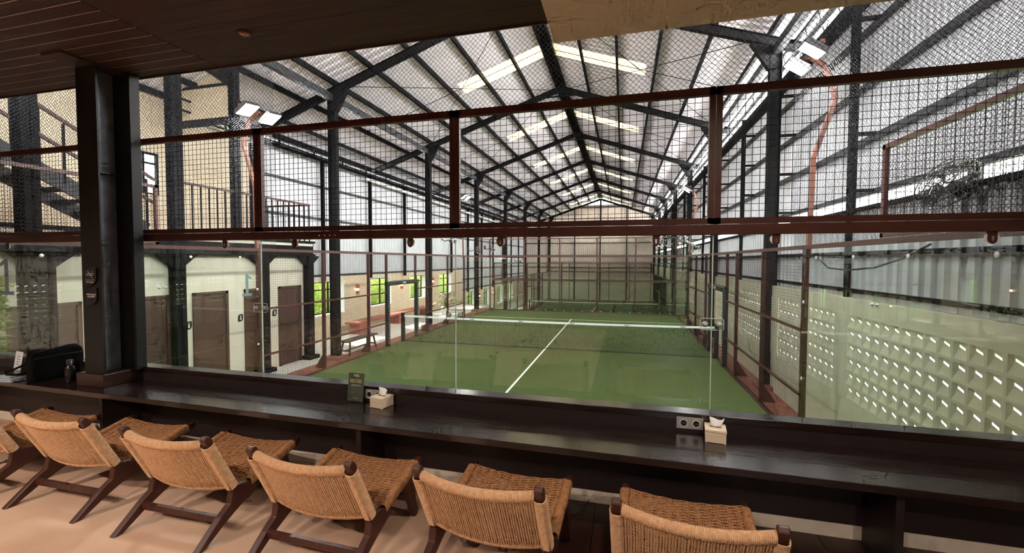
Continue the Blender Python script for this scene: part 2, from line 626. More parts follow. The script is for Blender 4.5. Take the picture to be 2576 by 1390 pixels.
# wind bracing rods
A = []; B = []
for i in range(6):
    ya, yb = 7 + 6 * i, 13 + 6 * i
    for (xa, xb) in ((-5.3, -0.3), (0.3, 5.3)):
        za, zb = roof_z(xa) - 0.17, roof_z(xb) - 0.17
        A += [(xa, ya, za), (xa, yb, za)]
        B += [(xb, yb, zb), (xb, ya, zb)]
    A.append((-5.3, ya + 3, roof_z(5.3) - 0.16)); B.append((0, ya + 3, RZ - 0.16))
    A.append((5.3, ya + 3, roof_z(5.3) - 0.16)); B.append((0, ya + 3, RZ - 0.16))
MB().wires(A, B, 0.011).build('bracing_rod', 'black_steel', rf)

# portal frames
def hcol(mb, x, y, z0, z1, w=0.17, d=0.23):
    t = 0.014
    mb.box(x - d / 2, x - d / 2 + t, y - w / 2, y + w / 2, z0, z1)
    mb.box(x + d / 2 - t, x + d / 2, y - w / 2, y + w / 2, z0, z1)
    mb.box(x - d / 2, x + d / 2, y - 0.006, y + 0.006, z0, z1)
    return mb
ords = ['nearest', 'second', 'third', 'fourth', 'fifth', 'sixth', 'seventh', 'last']
for i in range(8):
    y = 1 + 6 * i if i else 0.62
    zb = 0 if y < 20 else ZL
    fr = structure('portal_frame', 'black steel portal frame of the hall, the %s one' % ords[i])
    for sx in (-1, 1):
        x = sx * 5.45
        hcol(MB(), x, y, zb + 0.12, roof_z(5.45) - 0.3).build('column', 'black_steel', fr)
        box(x - 0.24, x + 0.24, y - 0.22, y + 0.22, zb, zb + 0.12).build('plinth', 'red_concrete', fr)
        xe = -8.25 if sx < 0 else 6.0
        zc = lambda q: roof_z(q) - 0.14 - 0.13
        m = MB()
        for dz, h, w in ((0.02, 0.18, 0.02), (0.115, 0.014, 0.13), (-0.075, 0.014, 0.13)):
            m.beam((0, y, zc(0) + dz), (xe, y, zc(xe) + dz), w, h)
        m.build('rafter', 'black_steel', fr)
        # haunch at the knee
        z5 = zc(5.45) - 0.12
        MB().prism([(x, z5 + 0.04), (x, z5 - 0.42), (x - sx * 0.14, z5 - 0.42), (x - sx * 0.5, zc(4.95) - 0.12)], 'y', y - 0.07, y + 0.07).build('haunch', 'black_steel', fr)
    MB().prism([(-0.5, zc(0.5) - 0.1), (0.5, zc(0.5) - 0.1), (0.35, zc(0) - 0.25), (-0.35, zc(0) - 0.25)], 'y', y - 0.06, y + 0.06).build('apex_haunch', 'black_steel', fr)
# longitudinal eave struts on the column lines
for sx in (-1, 1):
    struct(box(sx * 5.45 - 0.07, sx * 5.45 + 0.07, Y0, 43, roof_z(5.45) - 0.52, roof_z(5.45) - 0.34), 'eave_beam', 'steel_grey', 'long steel strut tying the column heads')

# ------------------------------------------------ right side wall
wr = structure('wall_right', 'wall with pierced cream blocks below corrugated metal sheet')
def sheet_x(x, y0, y1, z0, z1, pitch, depth, sgn=1):
    fn = lambda s, t, h: (x + sgn * h, y0 + s, z0 + (z1 - z0) * t)
    return corr(fn, 1, y1 - y0, pitch, depth)
XW = 5.5                         # face of the block wall
sheet_x(5.625, -1.5, 43.1, 2.2, 3.58, 0.2, 0.05).build('lower_sheet', 'sheet_metal', wr)
sheet_x(5.95, -1.5, 43.1, 3.84, 6.76, 0.12, 0.025).build('upper_sheet', 'sheet_metal', wr)
for z in (3.84, 4.64, 5.46, 6.28):
    box(5.87, 5.94, -1.5, 43, z - 0.05, z + 0.03).build('girt', 'steel_grey', wr)
for z in (2.385, 2.92, 3.54):
    box(5.56, 5.62, -1.5, 43, z - 0.025, z + 0.03).build('girt', 'black_steel', wr)
box(5.72, 6.0, -1.5, 43, 6.7, 6.84).build('gutter', 'black_steel', wr)
for i in range(8):
    y = 4 + 6 * i
    hcol(MB(), 5.6, y, 2.285, 6.75, 0.07, 0.1).build('wind_post', 'black_steel', wr)
for y in [1 + 3 * i for i in range(15)]:
    for z in (3.84, 4.66, 5.48, 6.3):
        box(5.55, 5.9, y - 0.03, y + 0.03, z - 0.025, z + 0.025).build('bracket', 'black_steel', wr)
# open clerestory strip under the roof edge
A = []; B = []
n = 74
for i in range(n):
    a = -1 + 44 * i / n; b = -1 + 44 * (i + 1) / n
    A.append((5.8, a, 6.84)); B.append((5.8, (a + b) / 2, 7.4))
    A.append((5.8, (a + b) / 2, 7.4)); B.append((5.8, b, 6.84))
MB().wires(A, B, 0.012).build('clerestory_lacing', 'steel_grey', wr)
box(5.77, 5.83, -1.5, 43, 7.37, 7.43).build('eave_rail', 'black_steel', wr)
MB().tube([(5.68, -1.5, 6.98), (5.68, 43, 6.96)], 0.05, 10).build('eave_pipe', 'galv', wr, smooth=True)
# block wall body
BW, BH = 0.2036, 0.2027
PAN = [(0.723, 3.777), (4.136, 6.58), (7.4, 9.843), (10.2, 12.643), (13.4, 15.843), (16.2, 18.643)]
ZB0, ZB1 = 0.84, 2.056
box(XW, XW + 0.12, -1.5, YD, -0.1, ZB0).build('plinth', 'block_paint', wr)
box(XW, XW + 0.12, -1.5, YD, ZB1, 2.285).build('top_band', 'block_paint', wr)
yy = -1.5
for (a, b) in PAN + [(YD, YD)]:
    box(XW - 0.012, XW + 0.12, yy, a, ZB0, ZB1).build('pilaster', 'block_paint', wr)
    yy = b
box(XW, XW + 0.12, YD, 43.1, ZL, 2.285).build('lower_wall', 'block_paint', wr)
def block_mb(mb, y0, z0):
    w, h = BW, BH
    b, d = 0.016, 0.028
    X = XW
    y1, z1 = y0 + w, z0 + h
    o = [(X, y0, z0), (X, y1, z0), (X, y1, z1), (X, y0, z1)]
    i = [(X, y0 + b, z0 + b), (X, y1 - b, z0 + b), (X, y1 - b, z1 - b), (X, y0 + b, z1 - b)]
    zs0, zs1 = z1 - b - 0.085, z1 - b - 0.03
    ys0, ys1 = y0 + 0.075, y0 + 0.15
    c = 0.022
    V = o + i
    V += [(X + d, y0 + b + c, zs0), (X + d, y1 - b - c, zs0)]        # 8,9 back edge of the sloped bed
    V += [(X + d, y1 - b - c, z1 - b), (X + d, y0 + b + c, z1 - b)]  # 10,11
    V += [(X + d, ys0, zs0 + 0.006), (X + d, ys1, zs0 + 0.033), (X + d, ys1, zs1), (X + d, ys0, zs1 - 0.027)]  # 12..15 slot
    V += [(X + d, y0 + b + c, zs1), (X + d, y1 - b - c, zs1)]        # 16,17
    F = [(0, 1, 5, 4), (1, 2, 6, 5), (2, 3, 7, 6), (3, 0, 4, 7),
         (4, 5, 9, 8), (5, 6, 10, 9), (6, 7, 11, 10), (7, 4, 8, 11),
         (8, 12, 15, 16), (13, 9, 17, 14), (16, 17, 10, 11), (8, 9, 13, 12), (16, 15, 14, 17)]
    return mb._add(V, F)
blk = block_mb(MB(), 0, 0).mesh('block', 'block_paint')
rest = MB()
for k, (a, b) in enumerate(PAN):
    n = int(round((b - a) / BW))
    for i in range(n):
        for j in range(6):
            if k < 3:
                inst('block', blk, wr, (0, a + i * BW, ZB0 + j * BH))
            else:
                block_mb(rest, a + i * BW, ZB0 + j * BH)
rest.build('far_blocks', 'block_paint', wr, kind='stuff')
# red kerb beside the fence
struct(box(5.06, XW, 0.02, YD, -0.004, 0.03), 'kerb', 'red_concrete', 'red concrete kerb beside the pierced block wall')
struct(box(-5.55, -5.06, 0.02, YD, -0.004, 0.03), 'kerb', 'red_concrete', 'red concrete kerb beside the white walkway')

# ------------------------------------------------ left outer wall (x = -8.3)
wl_ = structure('wall_left', 'beige brick wall with windows below corrugated metal sheet')
WUP = [(9.45, 11.3), (13.15, 14.85), (16.75, 18.5), (20.4, 22.2)]
WLO = [(25.0, 26.7), (28.7, 30.3), (32.6, 34.2), (36.6, 38.2)]
def brick_run(y0, y1, z0, z1, wins, zw0, zw1):
    y = y0
    for (a, b) in wins + [(y1, y1)]:
        box(XL - 0.3, XL, y, a, z0, z1).build('brickwork', 'brick', wl_)
        if b > a:
            box(XL - 0.3, XL, a, b, z0, zw0).build('brickwork', 'brick', wl_)
            box(XL - 0.3, XL, a, b, zw1, z1).build('lintel', 'plaster', wl_)
        y = b
brick_run(7.0, 24.2, 0, 2.2, WUP, 0.78, 2.0)
brick_run(24.2, 43.1, ZL, 0.75, WLO, -0.95, 0.55)
sheet_x(XL - 0.02, 7.0, 24.2, 2.2, 6.75, 0.2, 0.03, -1).build('upper_sheet', 'sheet_metal', wl_)
sheet_x(XL - 0.02, 24.2, 43.1, 0.75, 6.75, 0.2, 0.03, -1).build('upper_sheet', 'sheet_metal', wl_)
for z in (2.25, 3.13, 4.3, 5.45):
    box(XL, XL + 0.06, 7.0, 43, z - 0.035, z + 0.035).build('girt', 'steel_grey', wl_)
for z in (1.5, 0.8):
    box(XL, XL + 0.06, 24.2, 43, z - 0.035, z + 0.035).build('girt', 'steel_grey', wl_)
for i in range(12):
    y = 10 + 3 * i
    hcol(MB(), XL + 0.12, y, 2.05 if y < 24 else 0.6, 6.6, 0.09, 0.12).build('wind_post', 'black_steel', wl_)
box(XL + 0.02, XL + 0.14, 7, 43, 6.42, 6.56).build('eave_beam', 'black_steel', wl_)
def window(n, x, y0, y1, z0, z1, label, white=True):
    w = structure('window_%d' % n, label)
    t = 0.045
    m = MB()
    dp = 0.17 if white else 0.0
    xa, xb = x - 0.1 - dp, x - 0.05 - dp
    m.box(xa, xb, y0, y1, z0, z0 + t).box(xa, xb, y0, y1, z1 - t, z1)
    m.box(xa, xb, y0, y0 + t, z0, z1).box(xa, xb, y1 - t, y1, z0, z1)
    ym = y0 + (y1 - y0) * 0.66
    m.box(xa, xb, ym - t / 2, ym + t / 2, z0, z1)
    zt = z1 - (z1 - z0) * 0.25
    m.box(xa, xb, y0, y1, zt - 0.02, zt + 0.02)
    m.build('window_frame', 'black_steel', w)
    for (a, b) in ((y0 + t, ym - t / 2), (ym + t / 2, y1 - t)):
        box(x - 0.08 - dp, x - 0.072 - dp, a, b, z0 + t, zt - 0.02).build('pane', 'window_glass', w)
        box(x - 0.08 - dp, x - 0.072 - dp, a, b, zt + 0.02, z1 - t).build('pane', 'window_glass', w)
    if white:
        MB().box(x - 0.22, x + 0.012, y1 - 0.012, y1 + 0.03, z0, z1).box(x - 0.22, x + 0.012, y0 - 0.03, y0 + 0.012, z0, z1).box(x - 0.22, x + 0.02, y0 - 0.03, y1 + 0.03, z0 - 0.03, z0 + 0.01).build('reveal', 'white_gloss', w)
    return w
wi = 1
for j, (a, b) in enumerate(WUP):
    window(wi, XL, a, b, 0.78, 2.0, 'black framed window looking onto lime green leaves, %s along the brick wall' % ords[j]); wi += 1
for j, (a, b) in enumerate(WLO):
    window(wi, XL, a, b, -0.95, 0.55, 'black framed window beside the lower court, %s of that run' % ords[j]); wi += 1

# far end wall
we = structure('wall_end', 'far gable wall of corrugated sheet above pierced blocks')
fn = lambda s, t, h: (XL + s, 43.1 + h, ZL + 2.4 + (8.55 - ZL - 2.4) * t)
m = MB()
k = 0
xs = np.arange(XL, 6.05, 0.1)
for i, x in enumerate(xs):
    zt = min(8.75, roof_z(x) - 0.02)
    m.v += [(x, 43.1 + (0.03 if i % 2 else 0), 1.05), (x, 43.1 + (0.03 if i % 2 else 0), zt)]
for i in range(len(xs) - 1):
    m.f.append((2 * i, 2 * i + 2, 2 * i + 3, 2 * i + 1))
m.build('gable_sheet', 'wall_sheet_warm', we)
box(XL, 6.05, 43.0, 43.15, ZL, 1.05).build('block_base', 'block_paint', we)
m = MB()
for i in range(52):
    for j in range(5):
        x = -4.9 + i * 0.19 + (0.3 if i > 17 else 0) + (0.3 if i > 34 else 0)
        z = -0.3 + j * 0.2
        m.box(x, x + 0.13, 42.985, 43.0, z, z + 0.13)
m.build('pierced_block', 'plaster', we, kind='stuff')
for z in (2.1, 3.4, 4.7, 6.0, 7.3, 8.5):
    e = (RZ - 0.1 - z) / RS
    box(max(XL, -e), min(6.0, e), 42.9, 42.98, z - 0.04, z + 0.04).build('girt', 'black_steel', we)
for x in (-5.45, -2.7, 0, 2.7, 5.45):
    box(x - 0.06, x + 0.06, 42.88, 42.98, ZL, roof_z(x) - 0.2).build('wind_post', 'black_steel', we)

# ------------------------------------------------ changing room block and mezzanine
cb = structure('wall_changing_rooms', 'white plastered wall of the changing rooms with dark doors')
box(-6.62, -6.4, -2.0, 7.05, 0, 2.95).build('wall_face', 'plaster', cb)
box(-8.3, -6.62, 6.85, 7.05, 0, 2.95).build('end_wall', 'plaster', cb)
DO = [(0.82, 1.72), (2.32, 3.15), (3.63, 4.46), (4.9, 5.62), (5.95, 6.75)]
dl = ['dark wooden door behind the glass at the bag end', 'dark wooden door beside the lounge steel post', 'dark wooden door between two leaf-shaped signs', 'dark wooden door behind the glass corner joint', 'dark wooden door behind the wire mesh']
for i, (a, b) in enumerate(DO):
    d = structure('door_%d' % (i + 1), dl[i])
    zt = 2.11
    MB().box(-6.4, -6.36, a, a + 0.06, 0, zt).box(-6.4, -6.36, b - 0.06, b, 0, zt).box(-6.4, -6.36, a, b, zt - 0.06, zt).build('door_frame', 'door_wood', d)
    box(-6.405, -6.385, a + 0.06, b - 0.06, 0.01, zt - 0.06).build('door_leaf', 'door_wood', d)
    box(-6.386, -6.36, b - 0.16, b - 0.13, 0.95, 1.15).build('door_handle', 'chrome', d)
mz = structure('mezzanine', 'upper landing on dark steel beams above the changing rooms')
box(-8.3, -6.25, -2.0, 7.1, 3.2, 3.33).build('slab', 'plaster', mz)
MB().box(-6.36, -6.2, -2, 7.15, 3.28, 3.34).box(-6.36, -6.2, -2, 7.15, 2.92, 2.98).box(-6.29, -6.27, -2, 7.15, 2.95, 3.3).build('edge_beam', 'black_steel', mz)
for y, zt in ((3.25, 7.0), (5.36, 2.95), (6.95, 2.95), (1.2, 2.95)):
    hcol(MB(), -6.28, y, 0, zt, 0.2, 0.2).build('column', 'black_steel', mz)
    for s in (-1, 1):
        MB().prism([(y + s * 0.1, 2.92), (y + s * 0.42, 2.92), (y + s * 0.1, 2.66)], 'x', -6.32, -6.24).build('haunch', 'black_steel', mz)
    box(-6.45, -6.1, y - 0.2, y + 0.2, 0, 0.1).build('base_plate', 'black_steel', mz)
hcol(MB(), -6.3, 4.65, 3.33, 7.35, 0.16, 0.16).build('column', 'black_steel', mz)
hcol(MB(), -6.3, 5.1, 3.33, 5.6, 0.08, 0.08).build('column', 'black_steel', mz)
MB().prism([(-6.38, 6.75), (-6.38, 7.2), (-7.1, 7.2), (-6.85, 7.05)], 'y', 4.6, 4.7).build('haunch', 'black_steel', mz)
# cream cross wall with dark beams
box(-8.3, -6.4, 4.75, 4.85, 6.1, 7.2).build('cross_wall', 'cream_wall', mz)
box(-8.3, -6.3, 4.68, 4.78, 5.97, 6.12).build('cross_beam', 'black_steel', mz)
box(-8.3, -6.3, 4.7, 4.76, 6.86, 6.91).build('cross_beam', 'black_steel', mz)
# cream upper wall with a window
for (a, b, c, d) in ((-3, 3.5, 3.33, 7.3), (4.45, 7.0, 3.33, 7.3), (3.5, 4.45, 3.33, 4.33), (3.5, 4.45, 5.3, 7.3)):
    box(-8.42, -8.3, a, b, c, d).build('upper_wall', 'cream_wall', mz)
m = MB()
for i in range(12):
    for j in range(3):
        m.box(-8.31, -8.285, 4.95 + i * 0.1, 4.99 + i * 0.1, 4.93 + j * 0.14 + 0.01 * (i % 2), 4.955 + j * 0.14 + 0.01 * (i % 2))
m.build('vent_slots', 'skylight_sheet', mz, kind='stuff')
window(wi, -8.3, 3.5, 4.45, 4.33, 5.3, 'bright upper window beside the landing stair', False); wi += 1
# railing
rl = structure('landing_railing', 'dark steel railing along the landing edge')
MB().beam((-6.3, 3.35, 4.37), (-6.3, 7.05, 4.37), 0.04, 0.05).beam((-6.3, 7.05, 4.37), (-8.2, 7.05, 4.37), 0.04, 0.05).build('handrail', 'brown_steel', rl)
for i in range(20):
    box(-6.315, -6.285, 3.42 + i * 0.19 - 0.008, 3.42 + i * 0.19 + 0.008, 3.33, 4.35).build('baluster', 'black_steel', rl)
for i in range(10):
    x = -6.48 - i * 0.18
    box(x - 0.008, x + 0.008, 7.035, 7.065, 3.33, 4.35).build('baluster', 'black_steel', rl)
# upper stair flight
st = structure('stair', 'dark steel stair flight rising from the landing')
s0, s1 = Vector((0, 2.75, 3.38)), Vector((0, -0.6, 5.15))
for x in (-6.35, -7.25):
    MB().beam((x, s0.y, s0.z), (x, s1.y, s1.z), 0.05, 0.24).build('stringer', 'steel_grey', st)
for i in range(11):
    t = (i + 0.5) / 11
    p = s0.lerp(s1, t)
    box(-7.25, -6.35, p.y - 0.13, p.y + 0.13, p.z + 0.02, p.z + 0.05).build('tread', 'black_steel', st)
for dz in (0.95, 0.5):
    MB().beam((-6.33, s0.y + 0.15, s0.z + dz), (-6.33, s1.y, s1.z + dz), 0.04, 0.05).build('handrail', 'brown_steel', st)
for i in range(12):
    p = s0.lerp(s1, i / 11)
    box(-6.345, -6.315, p.y - 0.015, p.y + 0.015, p.z, p.z + 0.95).build('baluster', 'black_steel', st)
# lower stringer of the flight below
MB().beam((-7.6, 2.9, 3.3), (-7.6, -0.8, 1.2), 0.05, 0.2).build('stringer', 'steel_grey', st)
# service tray, pipes along the left eave
tr = structure('service_tray', 'cable tray with pale pipes under the eave')
m = MB()
for x in (-8.05, -7.7):
    m.box(x - 0.02, x + 0.02, 4.5, 42, 6.3, 6.34)
    m.box(x - 0.02, x + 0.02, 4.5, 42, 6.56, 6.6)
m.build('tray_rail', 'black_steel', tr)
for i in range(26):
    y = 4.5 + 1.5 * i
    MB().box(-8.07, -7.68, y - 0.02, y + 0.02, 6.28, 6.32).box(-8.07, -8.03, y - 0.02, y + 0.02, 6.3, 6.6).box(-7.72, -7.68, y - 0.02, y + 0.02, 6.3, 6.6).build('tray_hanger', 'black_steel', tr)
MB().tube([(-7.88, 7, 6.42), (-7.88, 42, 6.42)], 0.07, 10).build('duct_pipe', 'galv', tr, smooth=True)
MB().tube([(-8.0, 12.5, 6.18), (-8.0, 42, 5.95)], 0.06, 10).build('drain_pipe', 'pvc_white', tr, smooth=True)

# ------------------------------------------------ planting outside
def blades(name, label, x0, x1, y0, y1, z0, z1, n, m, seed, k=1.0):
    rg = random.Random(seed)
    mb = MB()
    for _ in range(n):
        x = rg.uniform(x0, x1); y = rg.uniform(y0, y1); z = rg.uniform(z0, z1)
        a = rg.uniform(0, 6.28); L = rg.uniform(0.25, 0.7) * k; w = rg.uniform(0.012, 0.03)
        ti = rg.uniform(-0.4, 1.2)
        d = Vector((math.cos(a) * math.cos(ti), math.sin(a) * math.cos(ti), math.sin(ti)))
        s = d.cross(Vector((rg.uniform(-1, 1), rg.uniform(-1, 1), rg.uniform(-1, 1)))).normalized() * w
        p = Vector((x, y, z)); q = p + d * L * 0.5; e = p + d * L + Vector((0, 0, -0.12 * L))
        mb._add([tuple(p), tuple(q + s), tuple(e), tuple(q - s)], [(0, 1, 2, 3)])
    o = mb.build(name, m)
    o['kind'] = 'stuff'
    o['label'] = label
    o['category'] = 'foliage'
    return o
blades('foliage', 'lime green bamboo leaves outside the brick wall windows', -10.9, -9.3, 8.0, 23.6, -0.6, 2.3, 18000, 'leaf_lime', 1)
blades('foliage', 'green bamboo leaves outside the lower windows', -10.7, -9.3, 24.8, 40.0, -1.6, 1.6, 12000, 'leaf_lime', 2)
blades('foliage', 'slim column of green leaves behind the glass beyond the bag', -6.1, -6.0, 0.42, 0.6, 0.4, 2.6, 1400, 'leaf_lime', 3, 0.3)
struct(box(-13.5, -13.3, 2, 46, -1.6, 3.6), 'hedge_bank', 'leaf_deep', 'green planted bank beyond the bamboo')

# ================================================================== COURTS
def turf(y0, z0, m, label):
    t = thing('court_turf', label, 'turf')
    box(-5.05, 5.05, y0, y0 + 20, z0 - 0.01, z0 + 0.012).build('turf_sheet', m, t)
    z = z0 + 0.0125
    for yl in (y0 + 3.05, y0 + 16.95):
        box(-5, 5, yl - 0.025, yl + 0.025, z - 0.002, z + 0.001).build('service_line', 'line_paint', t)
    box(-0.025, 0.025, y0 + 2.85, y0 + 17.15, z - 0.002, z + 0.0013).build('centre_line', 'line_paint', t)
    return t
turf(0.0, 0, 'turf', 'green artificial turf of the near padel court')
turf(20.8, ZL, 'turf_low', 'green artificial turf of the lower court behind the far glass')

def net(y, z0, label, logo):
    t = thing('padel_net', label, 'net', (0, y, z0))
    def top(x): return 0.88 + 0.04 * (abs(x) / 5.0) ** 2
    A = []; B = []
    n = 222
    for i in range(n + 1):
        x = -4.95 + 9.9 * i / n
        A.append((x, 0, 0.03)); B.append((x, 0, top(x) - 0.03))
    for j in range(19):
        zz = 0.03 + j * 0.0445
        for k in range(8):
            xa = -4.95 + 9.9 * k / 8; xb = -4.95 + 9.9 * (k + 1) / 8
            A.append((xa, 0, zz + 0.04 * (abs(xa) / 5) ** 2 * j / 18)); B.append((xb, 0, zz + 0.04 * (abs(xb) / 5) ** 2 * j / 18))
    MB().wires(A, B, 0.0028).build('netting', 'net_black', t, kind='stuff')
    m = MB()
    k = 40
    pr = [(top(-5 + 10 * i / k)) for i in range(k + 1)]
    for i in range(k):
        xa = -4.97 + 9.94 * i / k; xb = -4.97 + 9.94 * (i + 1) / k
        wob = 0.003 * math.sin(i * 1.7)
        m._add([(xa, -0.012, pr[i] - 0.06), (xb, -0.012, pr[i + 1] - 0.06), (xb, -0.014 + wob, pr[i + 1]), (xa, -0.014, pr[i]),
                (xa, 0.012, pr[i] - 0.06), (xb, 0.012, pr[i + 1] - 0.06), (xb, 0.012, pr[i + 1]), (xa, 0.012, pr[i])],
               [(0, 1, 2, 3), (5, 4, 7, 6), (3, 2, 6, 7), (1, 0, 4, 5)])
    tape = m.build('net_tape', 'tape_white', t)
    if logo:
        for x in (-4.1, -2.45, -0.8, 0.85, 2.5, 4.1):
            text('Padel\u00b0', 0.062, 'tape_print', 'black_print', tape, (x, -0.0185, top(x) - 0.03), (R(90), 0, 0), bold=True)
    MB().tube([(-4.95, 0, 0.035), (4.95, 0, 0.035)], 0.012, 6).build('bottom_cord', 'net_black', t)
    for s in (-1, 1):
        box(s * 5.0 - 0.055, s * 5.0 + 0.055, -0.055, 0.055, 0.012, 1.0).build('net_post', 'pad_vinyl', t, bevel=0.012)
        MB().cyl((s * 5.0 - 0.03, -0.06, 0.86), (s * 5.0 - 0.03, -0.085, 0.86), 0.02).build('tension_wheel', 'chrome', t)
    return t
net(10.0, 0, 'black padel net with white printed tape across the near court', True)
net(30.8, ZL, 'black padel net with white tape across the lower court', False)

def clamp(mb_parent, x, y, z, plane='y'):
    o = MB().box(-0.078, 0.078, -0.010, 0.0, -0.042, 0.042)
    return o
clamp_me = MB().prism([(-.078, -.034), (-.07, -.042), (.07, -.042), (.078, -.034), (.078, .034), (.07, .042), (-.07, .042), (-.078, .034)], 'y', -0.018, -0.008).mesh('clamp', 'acrylic')
bolt_me = MB().lathe([(0.022, -0.008), (0.022, -0.014), (0.012, -0.018), (0.012, -0.034), (0.004, -0.036)], (0, 0, 0), 12, 'y').mesh('bolt', 'bolt_steel', True)
disc_me = MB().lathe([(0.026, 0.0), (0.026, 0.006), (0.020, 0.010)], (0, 0, 0), 14, 'y').mesh('washer', 'bolt_steel', True)

def end_wall(name, label, y, z0, near=False, bz=3.0):
    t = thing(name, label, 'glass wall')
    zb = z0 + bz
    gb = 1.70 if near else z0 + 0.04
    for i in range(5):
        xa = -5 + 2 * i
        box(xa + 0.004, xa + 1.996, y, y + 0.012, gb, z0 + 2.995).build('glass_panel', 'court_glass', t)
    # two-part brown beam and mesh frames
    box(-5.1, 5.1, y - 0.04, y + 0.04, zb + 0.0, zb + 0.072).build('lower_beam', 'brown_steel', t, bevel=0.004)
    for i in range(5):
        xa, xb = -5 + 2 * i, -3 + 2 * i
        p = MB()
        w = 0.04
        p.box(xa + 0.003, xb - 0.003, y - 0.02, y + 0.02, zb + 0.078, zb + 0.078 + w)
        p.box(xa + 0.003, xb - 0.003, y - 0.02, y + 0.02, zb + 1.05 - 0.055, zb + 1.05)
        p.box(xa + 0.003, xa + 0.003 + w, y - 0.02, y + 0.02, zb + 0.078, zb + 1.05)
        p.box(xb - 0.003 - w, xb - 0.003, y - 0.02, y + 0.02, zb + 0.078, zb + 1.05)
        fo = p.build('mesh_frame', 'brown_steel', t)
        mesh_lines(MB(), 'y', y - 0.004, xa + w, xb - w, zb + 0.118, zb + 1.0, 0.0024).build('wire_mesh', 'wire', fo, kind='stuff')
    if not near:
        box(-5.05, 5.05, y - 0.03, y + 0.03, z0, z0 + 0.05).build('bottom_rail', 'brown_steel', t)
        for i in range(6):
            box(-5 + 2 * i - 0.03, -5 + 2 * i + 0.03, y + 0.03, y + 0.09, z0, zb + 1.0).build('post', 'brown_steel', t)
        for i in range(20):
            inst('washer', disc_me, t, (-4.75 + i * 0.5, y - 0.012, z0 + 0.1))
        return t
    for x in (-4.564, -2.568, -1.405, -0.593, 0.593, 1.4, 2.605, 3.4, 4.607):
        b = MB().prism([(-0.024, 0.01), (-0.024, -0.055), (-0.016, -0.072), (0, -0.08), (0.016, -0.072), (0.024, -0.055), (0.024, 0.01)], 'y', -0.012, -0.006)
        b = b.build('bracket', 'brown_steel', t)
        b.location = (x, y - 0.012, zb)
        s = MB().prism([(-0.007, -0.03), (-0.007, -0.058), (0, -0.065), (0.007, -0.058), (0.007, -0.03)], 'y', -0.0145, -0.0125).build('slot', 'chrome', b)
        w = MB().lathe([(0.038, 0.0), (0.038, 0.006)], (0, -0.006, -0.035), 18, 'y').build('pad', 'pvc_white', b)
    for x in (-3, -1, 1, 3):
        c = inst('clamp', clamp_me, t, (x, y, z0 + 2.35))
        for s in (-1, 1):
            inst('bolt', bolt_me, c, (s * 0.048, -0.008, 0))
        box(x - 0.003, x + 0.003, y - 0.001, y + 0.013, gb, z0 + 2.99).build('joint_seal', 'joint', t)
        MB().tube([(-.078, -.013, -.034), (-.07, -.013, -.042), (.07, -.013, -.042), (.078, -.013, -.034), (.078, -.013, .034), (.07, -.013, .042), (-.07, -.013, .042), (-.078, -.013, .034)], 0.003, 5, True).build('clamp_rim', 'joint', c)
    # splice bolts on the lower beam
    box(-0.42, -0.02, y - 0.046, y - 0.04, zb + 0.004, zb + 0.05).build('splice_plate', 'brown_steel', t)
    for i in range(4):
        inst('bolt', bolt_me, t, (-0.30 + i * 0.055, y - 0.036, zb + 0.032), scale=(0.5, 0.5, 0.5))
    return t
end_wall('glass_end_wall', 'glass end wall with brown wire mesh top right behind the counter', 0.0, 0, True)
end_wall('glass_end_wall', 'glass end wall with brown mesh top at the far end of the near court', 20.0, 0)
end_wall('glass_end_wall', 'nearer glass end wall of the lower court', 20.8, ZL)
end_wall('glass_end_wall', 'farthest glass end wall, against the gable wall blocks', 40.8, ZL)

